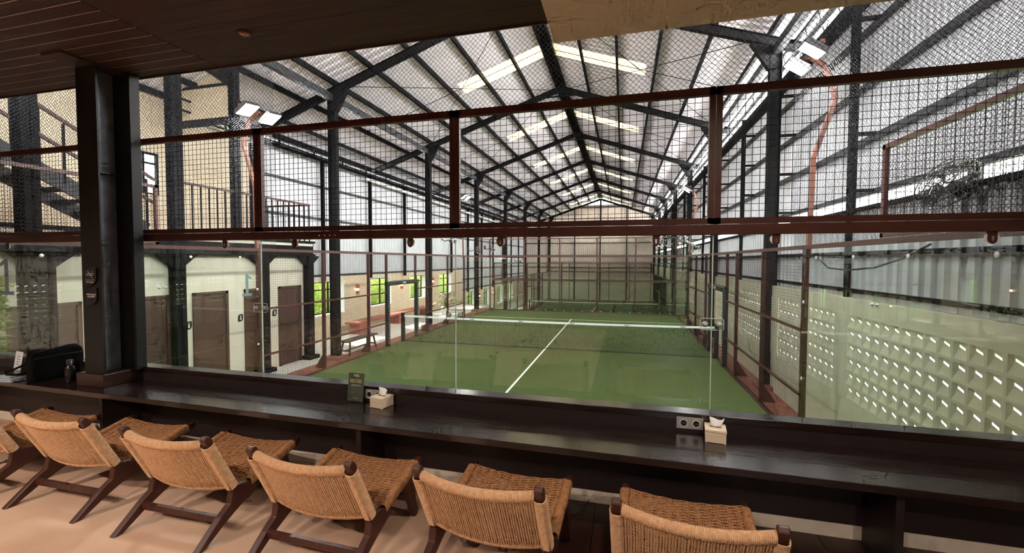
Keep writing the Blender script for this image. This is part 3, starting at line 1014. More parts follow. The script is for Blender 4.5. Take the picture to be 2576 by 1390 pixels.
def side_wall(name, label, x, y0, z0, pads, detail=True):
    t = thing(name, label, 'fence')
    s = 1 if x > 0 else -1
    for a in (0, 2, 16, 18):
        box(x - 0.006, x + 0.006, y0 + a + 0.006, y0 + a + 1.994, z0 + 0.04, z0 + 2.995).build('glass_panel', 'court_glass', t)
    posts = [4, 6, 8, 9, 11, 12, 14, 16]
    for p in posts:
        w = 0.04 if p not in (4, 16) else 0.05
        zt = 3.03
        box(x - 0.03 + s * 0.04, x + 0.03 + s * 0.04, y0 + p - w, y0 + p + w, z0 + 0.0, z0 + zt).build('post', 'brown_steel', t)
        if p not in (9, 11):
            MB().prism([(s * 0.07, 0), (s * 0.32, 0), (s * 0.3, 0.05), (s * 0.07, 0.4)], 'y', -0.02, 0.02).build('foot_gusset', 'brown_steel', t).location = (x, y0 + p, z0)
    for (a, b) in ((4, 9), (11, 16)):
        for z in (0.02, 0.78, 1.77):
            box(x - 0.015, x + 0.025, y0 + a, y0 + b, z0 + z - 0.02, z0 + z + 0.02).build('rail', 'brown_steel', t)
        mesh_lines(MB(), 'x', x, y0 + a, y0 + b, z0 + 0.04, z0 + 2.98, 0.0024).build('wire_mesh', 'wire', t, kind='stuff')
    mesh_lines(MB(), 'x', x, y0 + 9, y0 + 11, z0 + 2.05, z0 + 2.98, 0.0024).build('wire_mesh', 'wire', t, kind='stuff')
    box(x - 0.03, x + 0.03, y0, y0 + 20, z0 + 2.99, z0 + 3.05).build('top_rail', 'brown_steel', t)
    box(x - 0.03, x + 0.03, y0 + 9, y0 + 11, z0 + 2.03, z0 + 2.09).build('door_head', 'brown_steel', t)
    box(x - 0.03, x + 0.04, y0, y0 + 9, z0, z0 + 0.03).build('base_rail', 'brown_steel', t)
    box(x - 0.03, x + 0.04, y0 + 11, y0 + 20, z0, z0 + 0.03).build('base_rail', 'brown_steel', t)
    for (a, b) in ((0.03, 1.97), (18.03, 19.97)):
        p = MB()
        p.box(x - 0.02, x + 0.02, y0 + a, y0 + b, z0 + 3.06, z0 + 3.1).box(x - 0.02, x + 0.02, y0 + a, y0 + b, z0 + 3.97, z0 + 4.02)
        p.box(x - 0.02, x + 0.02, y0 + a, y0 + a + 0.04, z0 + 3.06, z0 + 4.02).box(x - 0.02, x + 0.02, y0 + b - 0.05, y0 + b, z0 + 3.06, z0 + 4.02)
        fo = p.build('mesh_frame', 'brown_steel', t)
        mesh_lines(MB(), 'x', x, y0 + a, y0 + b, z0 + 3.1, z0 + 3.98, 0.0024).build('wire_mesh', 'wire', fo, kind='stuff')
    if detail:
        for yj in (2, 18):
            c = inst('clamp', clamp_me, t, (x - s * 0.006, y0 + yj, z0 + 2.35), (0, 0, -s * math.pi / 2))
            for q in (-1, 1):
                inst('bolt', bolt_me, c, (q * 0.048, -0.008, 0))
        for yj in (0.5, 1.5, 2.5, 3.5):
            inst('washer', disc_me, t, (x - s * 0.012, y0 + yj, z0 + 2.86), (0, 0, s * math.pi / 2))
        for zz in (0.3, 1.05, 2.2):
            inst('washer', disc_me, t, (x - s * 0.012, y0 + 3.9, z0 + zz), (0, 0, s * math.pi / 2))
    if pads:
        for p in (9, 11):
            o = box(x - 0.06, x + 0.06, y0 + p - 0.07, y0 + p + 0.07, z0 + 0.01, z0 + 2.0).build('door_pad', 'pad_vinyl', t, bevel=0.02)
            m = MB()
            for k in range(22):
                m.box(x - s * 0.062 - 0.004, x - s * 0.062 + 0.004, y0 + p - 0.012, y0 + p + 0.012, z0 + 0.12 + k * 0.085, z0 + 0.135 + k * 0.085)
            m.build('lacing', 'white_print', o, kind='stuff')
        o = box(x - 0.07, x + 0.07, y0 + 8.93, y0 + 11.07, z0 + 1.98, z0 + 2.12).build('head_pad', 'pad_vinyl', t, bevel=0.02)
        text('Padel', 0.1, 'pad_print', 'white_print', o, (x - s * 0.0715, y0 + 10, z0 + 2.05), (R(90), 0, -s * math.pi / 2), bold=True)
    return t
side_wall('court_side_fence', 'brown mesh and glass side fence of the near court beside the white walkway', -5.0, 0.0, 0, True)
side_wall('court_side_fence', 'brown mesh and glass side fence of the near court beside the pierced block wall', 5.0, 0.0, 0, True)
side_wall('court_side_fence', 'side fence of the lower court below the windows', -5.0, 20.8, ZL, False, False)
side_wall('court_side_fence', 'side fence of the lower court below the pierced block wall', 5.0, 20.8, ZL, False, False)

# safety netting
o = diamond_net(MB(), 'y', 0.03, -5.3, 5.4, 4.03, 4.8, 0.042, 0.0017).build('safety_net', 'net_cord')
tag(o, 'dark diamond netting hung between the mesh top and the lounge ceiling', 'netting'); o['kind'] = 'stuff'
o = diamond_net(MB(), 'x', 5.14, 0.0, 4.9, 3.05, 7.1, 0.047, 0.0019, 0.03).build('safety_net', 'net_cord')
tag(o, 'dark diamond netting hung in front of the corrugated wall above the glass', 'netting'); o['kind'] = 'stuff'
o = diamond_net(MB(), 'x', -5.14, 0.0, 4.6, 3.05, 7.1, 0.047, 0.0019, 0.03).build('safety_net', 'net_cord')
tag(o, 'dark diamond netting hung in front of the landing railing', 'netting'); o['kind'] = 'stuff'

# floodlight masts
def mast(s, y, zb, label):
    t = thing('floodlight_mast', label, 'floodlight', (s * 5.07, y, zb))
    pts = [(0, 0, 2.9), (s * 0.03, 0, 4.35), (s * 0.3, 0, 5.22), (s * 0.14, 0, 5.68), (-s * 0.05, 0, 5.86)]
    m = MB()
    for a, b in zip(pts[:-1], pts[1:]):
        m.beam(a, b, 0.055, 0.065, (0, 1, 0))
    m.build('pole', 'copper_steel', t)
    box(-s * 0.05 - 0.03, -s * 0.05 + 0.03, -0.42, 0.42, 5.84, 5.9).build('crossbar', 'copper_steel', t)
    for yo in (-0.3, 0.28):
        h = bpy.data.objects.new('lamp_head', MB().box(-0.17, 0.17, -0.2, 0.2, 0.0, 0.05).box(-0.15, 0.15, -0.17, 0.17, 0.05, 0.09).mesh('lamp_head', 'lamp_body'))
        fin(h, t, 0.008)
        h.location = (-s * 0.14, yo, 5.8)
        h.rotation_euler = (R(12), s * R(34), 0)
        g = MB().box(-0.15, 0.15, -0.18, 0.18, -0.006, -0.001).build('led_panel', 'led', h)
    return t
mast(-1, 4.0, 0, 'copper floodlight mast with two bright lamps near the landing')
mast(1, 4.0, 0, 'copper floodlight mast with two bright lamps by the corrugated wall')
mast(-1, 16.0, 0, 'small far floodlight mast on the brick wall side')
mast(1, 16.0, 0, 'small far floodlight mast on the block wall side')

# cage fans
def fan(loc, rz, r, label, tilt=0.0, arm=0.35):
    t = thing('cage_fan', label, 'fan', loc, rz)
    hd = bpy.data.objects.new('fan_head', MB().lathe([(0.02, 0.06), (0.055 * r / 0.25, 0.05), (0.06 * r / 0.25, 0.2), (0.03, 0.22)], (0, 0, 0), 12, 'y').mesh('fan_head', 'black_plastic', True))
    fin(hd, t)
    hd.rotation_euler = (tilt, 0, 0)
    m = MB()
    for rr, yo in ((r, 0.02), (r * 0.97, -0.06), (r * 0.66, -0.1), (r * 0.33, -0.115), (r * 0.7, 0.09)):
        m.tube([(rr * math.cos(a), yo, rr * math.sin(a)) for a in [2 * math.pi * i / 24 for i in range(24)]], 0.006, 5, True)
    for i in range(24):
        a = 2 * math.pi * i / 24
        ca, sa = math.cos(a), math.sin(a)
        m.tube([(0.04 * ca, -0.115, 0.04 * sa), (r * 0.66 * ca, -0.1, r * 0.66 * sa), (r * ca, 0.0, r * sa), (r * 0.7 * ca, 0.09, r * 0.7 * sa), (0.06 * ca, 0.11, 0.06 * sa)], 0.0035, 4)
    m.build('cage', 'chrome', hd)
    for i in range(3):
        a = 2 * math.pi * i / 3
        b = MB().grid(lambda u, v: (r * (0.12 + 0.74 * u) * math.cos(a + (v - 0.5) * 0.9), -0.03 + 0.07 * (v - 0.5), r * (0.12 + 0.74 * u) * math.sin(a + (v - 0.5) * 0.9)), 4, 4)
        o = b.build('blade', 'steel_grey', hd, True)
        so = o.modifiers.new('thick', 'SOLIDIFY'); so.thickness = 0.004
    MB().tube([(0, 0.2, 0), (0, 0.2 + arm * 0.6, -0.06), (0, 0.2 + arm, 0.05)], 0.02, 8).build('arm', 'black_plastic', t)
    box(-0.06, 0.06, 0.19 + arm, 0.21 + arm, -0.06, 0.16).build('wall_plate', 'black_plastic', t)
    return t
fan((5.40, 1.72, 3.56), -1.35, 0.27, 'large wall fan with wire cage in front of the corrugated wall', -0.5, 0.05)
# brace of the large fan
fan((-5.2, 9.42, 3.72), 2.0, 0.2, 'small cage fan above the mesh fence near the green net pad', -0.3)
fan((-5.2, 15.1, 3.75), 2.0, 0.2, 'small cage fan above the fence below the far floodlight', -0.3)
fan((-5.3, 18.8, 3.37), 2.0, 0.22, 'small cage fan at the far corner of the near court', -0.3)
fan((-4.98, 20.35, 3.5), 2.6, 0.22, 'small cage fan just past the far corner of the near court', -0.3)
fan((-5.2, 28.9, 2.75), 2.0, 0.24, 'small cage fan above the side fence of the lower court', -0.3)
fan((5.25, 16.6, 3.4), -2.0, 0.24, 'small cage fan on the block wall side past the far floodlight', -0.3, 0.15)

# benches, signs, sconces, plant
b = thing('wooden_bench', 'narrow dark wooden bench standing beside the mesh fence', 'bench', (-5.42, 8.05, 0.03))
box(-0.17, 0.17, -0.78, 0.78, 0.40, 0.44).build('seat', 'bench_wood', b, bevel=0.006)
for sy in (-1, 1):
    for sx in (-1, 1):
        MB().beam((sx * 0.11, sy * 0.6, 0.41), (sx * 0.16, sy * 0.68, 0.0), 0.04, 0.04, (0, 1, 0)).build('leg', 'bench_wood', b)
    box(-0.13, 0.13, sy * 0.65 - 0.015, sy * 0.65 + 0.015, 0.12, 0.16).build('cross_rail', 'bench_wood', b)
box(-0.015, 0.015, -0.65, 0.65, 0.13, 0.17).build('stretcher', 'bench_wood', b)
b = thing('built_in_bench', 'red concrete slab bench along the brick wall below the windows', 'bench', (-7.45, 13.9, 0))
box(-0.28, 0.28, -3.35, 3.35, 0.40, 0.48).build('slab', 'terracotta', b, bevel=0.01)
for y in (-2.9, 0, 2.9):
    box(-0.24, 0.24, y - 0.22, y + 0.22, 0, 0.40).build('pier', 'terracotta', b)
def sconce(y, z, label):
    t = thing('wall_sconce', label, 'wall lamp', (XL, y, z))
    box(0, 0.1, -0.06, 0.06, 0.05, 0.2).build('upper_shade', 'copper', t)
    box(0, 0.1, -0.05, 0.05, -0.18, -0.05).build('lower_shade', 'copper', t)
    MB().lathe([(0.03, -0.05), (0.045, 0.0), (0.03, 0.05)], (0.06, 0, 0), 10).build('bulb', 'warm_bulb', t, True)
    return t
for y, z, l in ((12.15, 1.6, 'copper wall lamp between the first two brick wall windows'), (15.8, 1.6, 'copper wall lamp past the second brick wall window'), (19.4, 1.6, 'copper wall lamp past the third brick wall window'),
                (27.7, 0.1, 'copper wall lamp between the first two lower windows'), (31.5, 0.1, 'copper wall lamp past the second lower window')):
    sconce(y, z, l)
def leaf_sign(parent_loc, w, h, label, name='leaf_sign', rot=(0, 0, R(90))):
    t = bpy.data.objects.new(name, None)
    col.objects.link(t)
    t.location = parent_loc
    t.rotation_euler = rot
    tag(t, label, 'sign')
    r = w * 0.55
    P = [(-w / 2, -h / 2)]
    P += [(w / 2 - r + r * math.sin(a), -h / 2 + r - r * math.cos(a)) for a in [i * math.pi / 12 for i in range(7)]]
    P += [(w / 2, h / 2)]
    P += [(-w / 2 + r - r * math.sin(a), h / 2 - r + r * math.cos(a)) for a in [i * math.pi / 12 for i in range(7)]]
    MB().prism(P, 'y', -0.012, 0.0).build('plate', 'black_plastic', t)
    return t
for y, l in ((3.54, 'black leaf-shaped sign left of the middle changing room door'), (4.79, 'black leaf-shaped sign between the two middle doors'), (5.82, 'black leaf-shaped sign beside the door behind the mesh')):
    s = leaf_sign((-6.395, y, 1.44), 0.13, 0.17, l)
    MB().lathe([(0.012, -0.001), (0.012, 0.001)], (0, -0.0125, 0.045), 10, 'y').build('pictogram', 'white_print', s)
    MB().prism([(-0.02, -0.05), (0.02, -0.05), (0.012, 0.03), (-0.012, 0.03)], 'y', -0.0135, -0.012).build('pictogram', 'white_print', s)
s = thing('direction_sign', 'small dark direction sign on the door panel near the bag', 'sign', (-6.355, 1.15, 1.56), R(90))
box(-0.16, 0.16, -0.006, 0, -0.06, 0.06).build('plate', 'black_plastic', s)
MB().tube([(0.045 * math.cos(a) - 0.09, -0.008, 0.04 * math.sin(a)) for a in [2 * math.pi * i / 20 for i in range(20)]], 0.004, 5, True).build('ring', 'white_print', s)
box(-0.12, -0.06, -0.009, -0.006, -0.004, 0.004).build('bar', 'white_print', s)
MB().prism([(-0.03, -0.006), (0.04, -0.006), (0.04, -0.012), (0.075, 0.002), (0.04, 0.014), (0.04, 0.008), (-0.03, 0.008)], 'y', -0.009, -0.006).build('arrow', 'white_print', s)
# court number decals
def numeral(w, h):
    m = MB()
    m.prism([(-0.13 * w, -h / 2 + 0.1 * h), (0.13 * w, -h / 2 + 0.1 * h), (0.13 * w, h / 2), (0.0, h / 2), (-0.42 * w, h / 2 - 0.16 * h), (-0.36 * w, h / 2 - 0.25 * h), (-0.13 * w, h / 2 - 0.17 * h)], 'y', -0.0015, 0.0)
    m.prism([(-0.45 * w, -h / 2), (0.45 * w, -h / 2), (0.45 * w, -h / 2 + 0.1 * h), (-0.45 * w, -h / 2 + 0.1 * h)], 'y', -0.0015, 0.0)
    return m
d = numeral(0.26, 0.44).build('court_number', 'decal_grey')
d.location = (-4.64, -0.001, 2.61)
tag(d, 'grey numeral one stuck on the glass near the bag', 'decal')
d = numeral(0.26, 0.44).build('court_number', 'decal_grey')
d.location = (-5.008, 3.67, 2.3)
d.rotation_euler = (0, 0, R(-90))
tag(d, 'small mirrored grey numeral one on the side glass near the corner joint', 'decal')
# potted plant
p = thing('potted_plant', 'broad-leaved potted plant beside the far brick wall', 'plant', (-6.5, 17.2, 0))
MB().lathe([(0.18, 0), (0.26, 0.4), (0.24, 0.42), (0.22, 0.38)], (0, 0, 0), 16).build('pot', 'white_gloss', p, True)
rg = random.Random(5)
for i in range(26):
    a = rg.uniform(0, 6.28); L = rg.uniform(0.1, 0.5); hh = rg.uniform(0.2, 0.85)
    tip = Vector((math.cos(a) * L, math.sin(a) * L, 0.4 + hh))
    MB().tube([(0, 0, 0.36), (tip.x * 0.4, tip.y * 0.4, 0.4 + hh * 0.7), tip], 0.012, 5).build('stalk', 'stem', p)
    s = Vector((-math.sin(a), math.cos(a), 0)) * 0.14
    e = tip + Vector((math.cos(a) * 0.27, math.sin(a) * 0.27, -0.1)); c = (tip + e) / 2 + Vector((0, 0, 0.05))
    MB()._add([tuple(tip), tuple(c - s), tuple(e), tuple(c + s), tuple(c + Vector((0, 0, -0.03)))], [(0, 1, 4), (1, 2, 4), (2, 3, 4), (3, 0, 4)]).build('leaf', 'leaf_pot', p)
# cable hanging behind the side glass
c = MB().tube([(5.1, 3.75, 2.86), (5.1, 3.4, 2.72), (5.1, 2.9, 2.7), (5.1, 2.3, 2.74), (5.1, 1.8, 2.84), (5.1, 1.4, 2.97)], 0.012, 6).build('hanging_cable', 'steel_grey', None, True)
tag(c, 'grey cable hanging in a loop behind the side glass', 'cable')

# ================================================================== LOUNGE
ZF, ZC = 1.0, 1.585
lf = structure('floor', 'polished beige concrete floor of the lounge')
box(-7.0, 1.95, -8.0, -0.1, ZF - 0.2, ZF).build('concrete', 'concrete_floor', lf)
dk = structure('floor_deck', 'dark wooden floor part under the last chair')
for i in range(22):
    xa = 1.95 + i * 0.24
    box(xa + 0.002, xa + 0.238, -8.0, -0.1, ZF - 0.2, ZF + 0.001).build('plank', 'deck_wood', dk)
struct(box(-8.3, 6.1, -0.125, -0.03, -0.1, 1.64), 'wall_front', 'panel_wood', 'low wall between lounge and court')
struct(box(-7.1, -7.0, -8.0, -0.1, ZF, 4.8), 'wall_lounge_left', 'lounge_wall', 'lounge side wall')
struct(box(7.2, 7.3, -8.0, -0.1, ZF, 4.8), 'wall_lounge_right', 'lounge_wall', 'lounge side wall beyond the soffit')
wb = structure('wall_back', 'rear wall of the lounge with an opening')
for (a, b, c, d) in ((-7.1, 3.15, ZF, 4.8), (4.05, 7.3, ZF, 4.8), (3.15, 4.05, 3.75, 4.8)):
    box(a, b, -8.1, -8.0, c, d).build('wall_face', 'lounge_wall', wb)

# leafy garden behind the lounge opening
gt = thing('tree', 'dark leafy tree outside the opening behind the lounge', 'tree', (3.9, -11.0, -1.6))
MB().tube([(0, 0, 0), (0.08, 0.05, 1.8), (-0.05, 0, 3.4), (0.1, 0, 5.5)], [0.16, 0.13, 0.1, 0.05], 8).build('trunk', 'bench_wood', gt, True)
rg = random.Random(11)
m = MB()
for _ in range(5000):
    p = Vector((rg.gauss(0, 0.9), rg.gauss(0, 0.7), rg.uniform(2.2, 5.6)))
    d = Vector((rg.uniform(-1, 1), rg.uniform(-1, 1), rg.uniform(-0.6, 0.4))).normalized() * rg.uniform(0.12, 0.26)
    s_ = d.cross(Vector((rg.uniform(-1, 1), rg.uniform(-1, 1), 1))).normalized() * 0.045
    m._add([tuple(p), tuple(p + d * 0.5 + s_), tuple(p + d), tuple(p + d * 0.5 - s_)], [(0, 1, 2, 3)])
m.build('crown', 'leaf_dark', gt, kind='stuff')
struct(box(-2, 12, -15.2, -15.0, -1.6, 3.3), 'hedge_bank', 'leaf_dark', 'dark hedge behind the garden tree')

# ceiling of dark boards
ce = structure('ceiling', 'dark stained board ceiling of the lounge')
ZT = 4.65
box(-7.1, 7.3, -8.0, -0.055, ZT + 0.025, ZT + 0.14).build('backing', 'groove_wood', ce)
YC = -0.05
for i in range(20):
    y1 = YC - 0.12 * i
    y0 = y1 - 0.12
    box(-7.1, -1.405, y0 + 0.006, y1, ZT, ZT + 0.03).build('plank', 'ceiling_wood', ce)
    box(-7.1, -1.405, y0 - 0.001, y0 + 0.007, ZT + 0.001, ZT + 0.03).build('groove_strip', 'pale_strip', ce)
    box(-1.395, 1.86, y0 + 0.0015, y1, ZT, ZT + 0.03).build('plank', 'ceiling_wood', ce)
box(-7.1, 1.86, -8.0, YC - 2.4, ZT, ZT + 0.03).build('rear_boards', 'ceiling_wood', ce)
box(-7.1, 1.86, YC, YC + 0.012, ZT - 0.012, ZT + 0.14).build('edge_trim', 'ceiling_wood', ce)
box(-2.70, -2.44, -0.66, -0.06, ZT - 0.02, ZT).build('column_head_plate', 'ceiling_wood', ce)
struct(box(1.84, 7.2, -8.0, -0.063, 4.47, 4.78), 'ceiling_soffit', 'soffit_paint', 'lowered beige soffit of the lounge ceiling', bevel=0.004)
# recessed lights
def downlight(x, y, z, label, energy, warm=(1.0, 0.85, 0.72), on=True, spot=150):
    t = thing('downlight', label, 'ceiling lamp', (x, y, z))
    MB().lathe([(0.055, 0.0), (0.055, -0.008), (0.042, -0.008), (0.036, -0.001)], (0, 0, 0), 24).build('trim_ring', 'chair_wood', t, True)
    if on:
        MB().lathe([(0.03, -0.0095), (0.03, -0.0085)], (0, 0, 0), 16).build('bulb', 'warm_bulb', t)
        l = bpy.data.lights.new('downlight_beam', 'SPOT')
        l.energy = energy
        l.color = warm
        l.spot_size = R(spot)
        l.spot_blend = 0.7
        l.shadow_soft_size = 0.05
        lo = bpy.data.objects.new('beam', l)
        col.objects.link(lo)
        lo.parent = t
        lo.location = (0, 0, -0.03)
    else:
        MB().lathe([(0.04, -0.009), (0.02, -0.003)], (0, 0, 0), 20).build('reflector', 'copper', t, True)
    return t
downlight(-0.63, -0.49, ZT, 'small recessed downlight in the dark board ceiling', 0, on=False)
downlight(-3.6, -4.4, ZT, 'lit downlight in the boards far behind the first chairs', 350)
downlight(-0.9, -5.0, ZT, 'lit downlight in the boards far behind the second chair', 215)
downlight(1.3, -4.8, ZT, 'lit downlight in the boards far behind the middle chairs', 140)
downlight(3.3, -1.7, 4.47, 'lit downlight in the beige soffit above the last chair', 60)
downlight(4.4, -5.0, 4.47, 'lit downlight in the beige soffit far behind the last chair', 175)

# steel column
sc = structure('column', 'dark steel H-section column standing on the window sill')
m = MB()
m.box(-2.70, -2.44, -0.412, -0.396, 1.70, ZT).box(-2.70, -2.345, -0.19, -0.10, 1.70, ZT)
m.build('flange', 'column_steel', sc)
box(-2.576, -2.564, -0.396, -0.19, 1.70, ZT).build('web', 'web_steel_lit', sc)
box(-2.564, -2.5, -0.39, -0.19, 3.64, 3.655).build('stiffener', 'column_steel', sc)
box(-2.76, -2.40, -0.45, -0.09, ZC, 1.71).build('base_casing', 'dark_wood', sc, bevel=0.004)
# window sill
ws = structure('trim_sill', 'dark wooden window sill below the glass')
box(-5.3, 5.4, -0.135, -0.004, 1.672, 1.72).build('sill_board', 'counter_wood', ws, bevel=0.003)
box(-5.3, 5.4, -0.128, -0.11, ZC - 0.02, 1.672).build('upstand', 'panel_wood', ws)
# counter
ct = thing('counter', 'long dark wooden window counter in front of the court', 'counter')
def yf(x): return -0.603 - 0.0128 * x
def slab(xa, xb, ya, yb, z0, z1):
    m = MB()
    m._add([(xa, ya(xa), z0), (xb, ya(xb), z0), (xb, yb(xb), z0), (xa, yb(xa), z0), (xa, ya(xa), z1), (xb, ya(xb), z1), (xb, yb(xb), z1), (xa, yb(xa), z1)], BOXF)
    return m
slab(-3.36, 5.45, yf, lambda x: -0.402 - 0.0128 * x, ZC - 0.045, ZC).build('worktop_board', 'counter_wood', ct, bevel=0.003)
slab(-3.36, 5.45, lambda x: -0.399 - 0.0128 * x, lambda x: -0.128, ZC - 0.045, ZC).build('worktop_board', 'counter_wood', ct, bevel=0.002)
slab(-6.2, -3.365, lambda x: yf(x) + 0.015, lambda x: -0.128, ZC - 0.045, ZC - 0.002).build('worktop_board', 'counter_wood', ct, bevel=0.003)
box(-6.2, 5.4, -0.2, -0.13, 1.105, ZC - 0.045).build('back_panel', 'panel_wood', ct)
for x in (-4.9, -2.3, 0.42, 3.9):
    box(x - 0.02, x + 0.02, -0.54, -0.2, ZF, ZC - 0.045).build('support_fin', 'panel_wood', ct)
struct(box(-6.2, 5.4, -0.185, -0.13, ZF, 1.105), 'baseboard_counter', 'skirting_paint', 'cream skirting below the counter panel')

# power sockets
def outlet(x, label):
    t = thing('power_outlet', label, 'socket', (x, -0.128, 1.651))
    box(-0.09, 0.09, -0.008, 0, -0.042, 0.042).build('plate', 'brushed_plate', t, bevel=0.002)
    for s in (-1, 1):
        MB().lathe([(0.027, -0.012), (0.027, -0.009), (0.023, -0.0085)], (s * 0.042, 0, 0), 20, 'y').build('rim', 'pvc_white', t)
        k = MB().lathe([(0.022, -0.0125), (0.02, -0.0095)], (s * 0.042, 0, 0), 20, 'y').build('socket', 'black_plastic', t)
        for q in (-1, 1):
            MB().lathe([(0.003, -0.0135), (0.003, -0.012)], (s * 0.042 + q * 0.009, 0, 0), 8, 'y').build('pin_hole', 'chrome', k)
    return t
outlet(0.298, 'silver double socket plate half hidden behind the tissue box and menu stand')
outlet(2.845, 'silver double socket plate fully visible next to a tissue box')
# tissue boxes
def tissue_box(x, y, rz, label, seed):
    t = thing('tissue_box', label, 'tissue box', (x, y, ZC), rz)
    w, d, h = 0.064, 0.07, 0.088
    m = MB()
    m.box(-w, w, -d, d, 0.003, h - 0.016)
    for sx in (-1, 1):
        for sy in (-1, 1):
            m.box(sx * w - 0.012 * (sx > 0), sx * w + 0.012 * (sx < 0), sy * d - 0.012 * (sy > 0), sy * d + 0.012 * (sy < 0), 0, 0.01)
    m.build('body', 'tissue_wood', t)
    box(-w - 0.003, w + 0.003, -d - 0.003, d + 0.003, h - 0.015, h).build('lid', 'tissue_wood', t, bevel=0.0015)
    MB().prism([(-0.035, -0.008), (0.035, -0.008), (0.04, 0), (0.035, 0.008), (-0.035, 0.008), (-0.04, 0)], 'z', h, h + 0.0006).build('slot', 'black_plastic', t)
    rg = random.Random(seed)
    def fn(u, v):
        a = (u - 0.5)
        zz = h + v * (0.055 + 0.012 * math.sin(u * 5 + seed))
        return (a * (0.06 + 0.035 * v) + 0.012 * v * math.sin(seed), 0.012 * math.sin(u * 7 + v * 3 + seed) * (0.3 + v) + 0.02 * v * v, zz)
    o = MB().grid(fn, 8, 6).build('tissue', 'tissue_paper', t, True)
    s = o.modifiers.new('thick', 'SOLIDIFY'); s.thickness = 0.0008
    return t
tissue_box(0.418, -0.205, R(-10), 'pale wooden tissue box beside the menu stand', 1)
tissue_box(2.995, -0.222, R(-8), 'pale wooden tissue box beside the fully visible socket plate', 2)
# menu stand
h = thing('menu_stand', 'clear acrylic stand with a dark review card on the counter', 'sign holder', (0.138, -0.172, ZC), R(-3))
box(-0.085, 0.085, -0.045, 0.04, 0.0, 0.004).build('base', 'acrylic', h)
card = bpy.data.objects.new('card', MB().box(-0.079, 0.079, -0.0015, 0.0015, 0.006, 0.245).mesh('card', 'card_dark'))
fin(card, h)
card.rotation_euler = (R(-6), 0, 0)
for ya in (-0.006, 0.003):
    o = MB().box(-0.082, 0.082, ya, ya + 0.003, 0.004, 0.249).build('pane', 'acrylic', h); o.rotation_euler = (R(-6), 0, 0)
text('LEAVE A REVIEW,\nENJOY A DRINK.', 0.0165, 'lettering', 'gold_print', card, (0, -0.0018, 0.178), (R(90), 0, 0), 0.0002, bold=True)
text('B', 0.026, 'logo', 'gold_print', card, (-0.022, -0.0018, 0.226), (R(90), 0, 0), 0.0002)
for k, (a, b, z) in enumerate(((-0.013, 0.03, 0.232), (-0.013, 0.024, 0.225), (-0.013, 0.034, 0.218))):
    box(a, b, -0.0022, -0.0016, z - 0.002, z + 0.002).build('logo_bar', 'gold_print', card)
for a, b, z in ((-0.04, 0.04, 0.145), (-0.055, 0.058, 0.137), (-0.02, 0.025, 0.032)):
    box(a, b, -0.0019, -0.0016, z - 0.0012, z + 0.0012).build('small_print', 'white_print', card)
# column stickers
s = leaf_sign((-2.568, -0.412, 2.645), 0.15, 0.17, 'black no smoking sign on the steel column', 'no_smoking_sign', (0, 0, 0))
m = MB()
m.box(-0.045, 0.04, -0.0145, -0.012, 0.01, 0.014).box(-0.045, 0.04, -0.0145, -0.012, 0.028, 0.032).box(-0.045, -0.041, -0.0145, -0.012, 0.01, 0.032).box(0.036, 0.04, -0.0145, -0.012, 0.01, 0.032)
m.beam((-0.035, -0.0135, 0.06), (0.032, -0.0135, -0.02), 0.002, 0.005, (0, 1, 0))
m.beam((0.02, -0.0135, 0.056), (0.04, -0.0135, 0.04), 0.002, 0.005, (0, 1, 0))
m.build('cigarette_mark', 'white_print', s)
box(-0.062, 0.05, -0.0145, -0.012, -0.033, -0.03).build('rule', 'white_print', s)
text('No Smoking', 0.019, 'lettering', 'white_print', s, (-0.008, -0.013, -0.052), (R(90), 0, 0), 0.0004)
s = leaf_sign((-2.566, -0.412, 2.455), 0.145, 0.165, 'black vaping notice below the no smoking sign', 'vaping_sign', (0, 0, 0))
text('VAPE & IQOS\nALLOWED', 0.021, 'lettering', 'white_print', s, (0, -0.013, 0.008), (R(90), 0, 0), 0.0004, bold=True)
# gym bag
g = thing('tote_bag', 'black fabric bag lying on the counter beside the steel column', 'bag', (-3.35, -0.28, ZC))
def bagfn(sx0, sx1):
    pass
m = MB()
N = 14
def ring(z, k):
    out = []
    for i in range(N * 4):
        s = i // N; t = (i % N) / N
        cx = [(-1, -1), (1, -1), (1, 1), (-1, 1)]
        a, b2 = cx[s], cx[(s + 1) % 4]
        x = a[0] + (b2[0] - a[0]) * t; y = a[1] + (b2[1] - a[1]) * t
        q = max(1.0, (abs(x) ** 6 + abs(y) ** 6) ** (1 / 6))
        wob = 1 + 0.02 * math.sin(i * 0.9 + z * 30)
        out.append((x / q * 0.065 * k * wob, y / q * 0.212 * k * (1 if abs(y) < 0.99 else wob), z + (0.012 * math.sin(i * 0.35) if z > 0.28 else 0)))
    return out
levels = [(0.0, 0.95), (0.02, 1.0), (0.1, 1.02), (0.2, 1.0), (0.27, 0.98), (0.3, 0.93), (0.305, 0.6)]
for z, k in levels:
    m.v += ring(z, k)
W4 = N * 4
for l in range(len(levels) - 1):
    for i in range(W4):
        j = (i + 1) % W4
        m.f.append((l * W4 + i, l * W4 + j, (l + 1) * W4 + j, (l + 1) * W4 + i))
m.f.append(tuple(range(W4 - 1, -1, -1)))
m.f.append(tuple((len(levels) - 1) * W4 + i for i in range(W4)))
m.build('body', 'bag_fabric', g, True)
MB().tube([(0.068, -0.2, 0.23), (0.07, 0.0, 0.238), (0.068, 0.2, 0.23)], 0.006, 5).build('zip', 'black_plastic', g)
MB().tube([(-0.04, -0.1, 0.2), (-0.14, -0.14, 0.17), (-0.28, -0.2, 0.095), (-0.34, -0.22, 0.08), (-0.29, -0.23, 0.062), (-0.17, -0.21, 0.062), (-0.05, -0.18, 0.1)], 0.018, 8, flat=0.6).build('strap', 'bag_fabric', g, True)
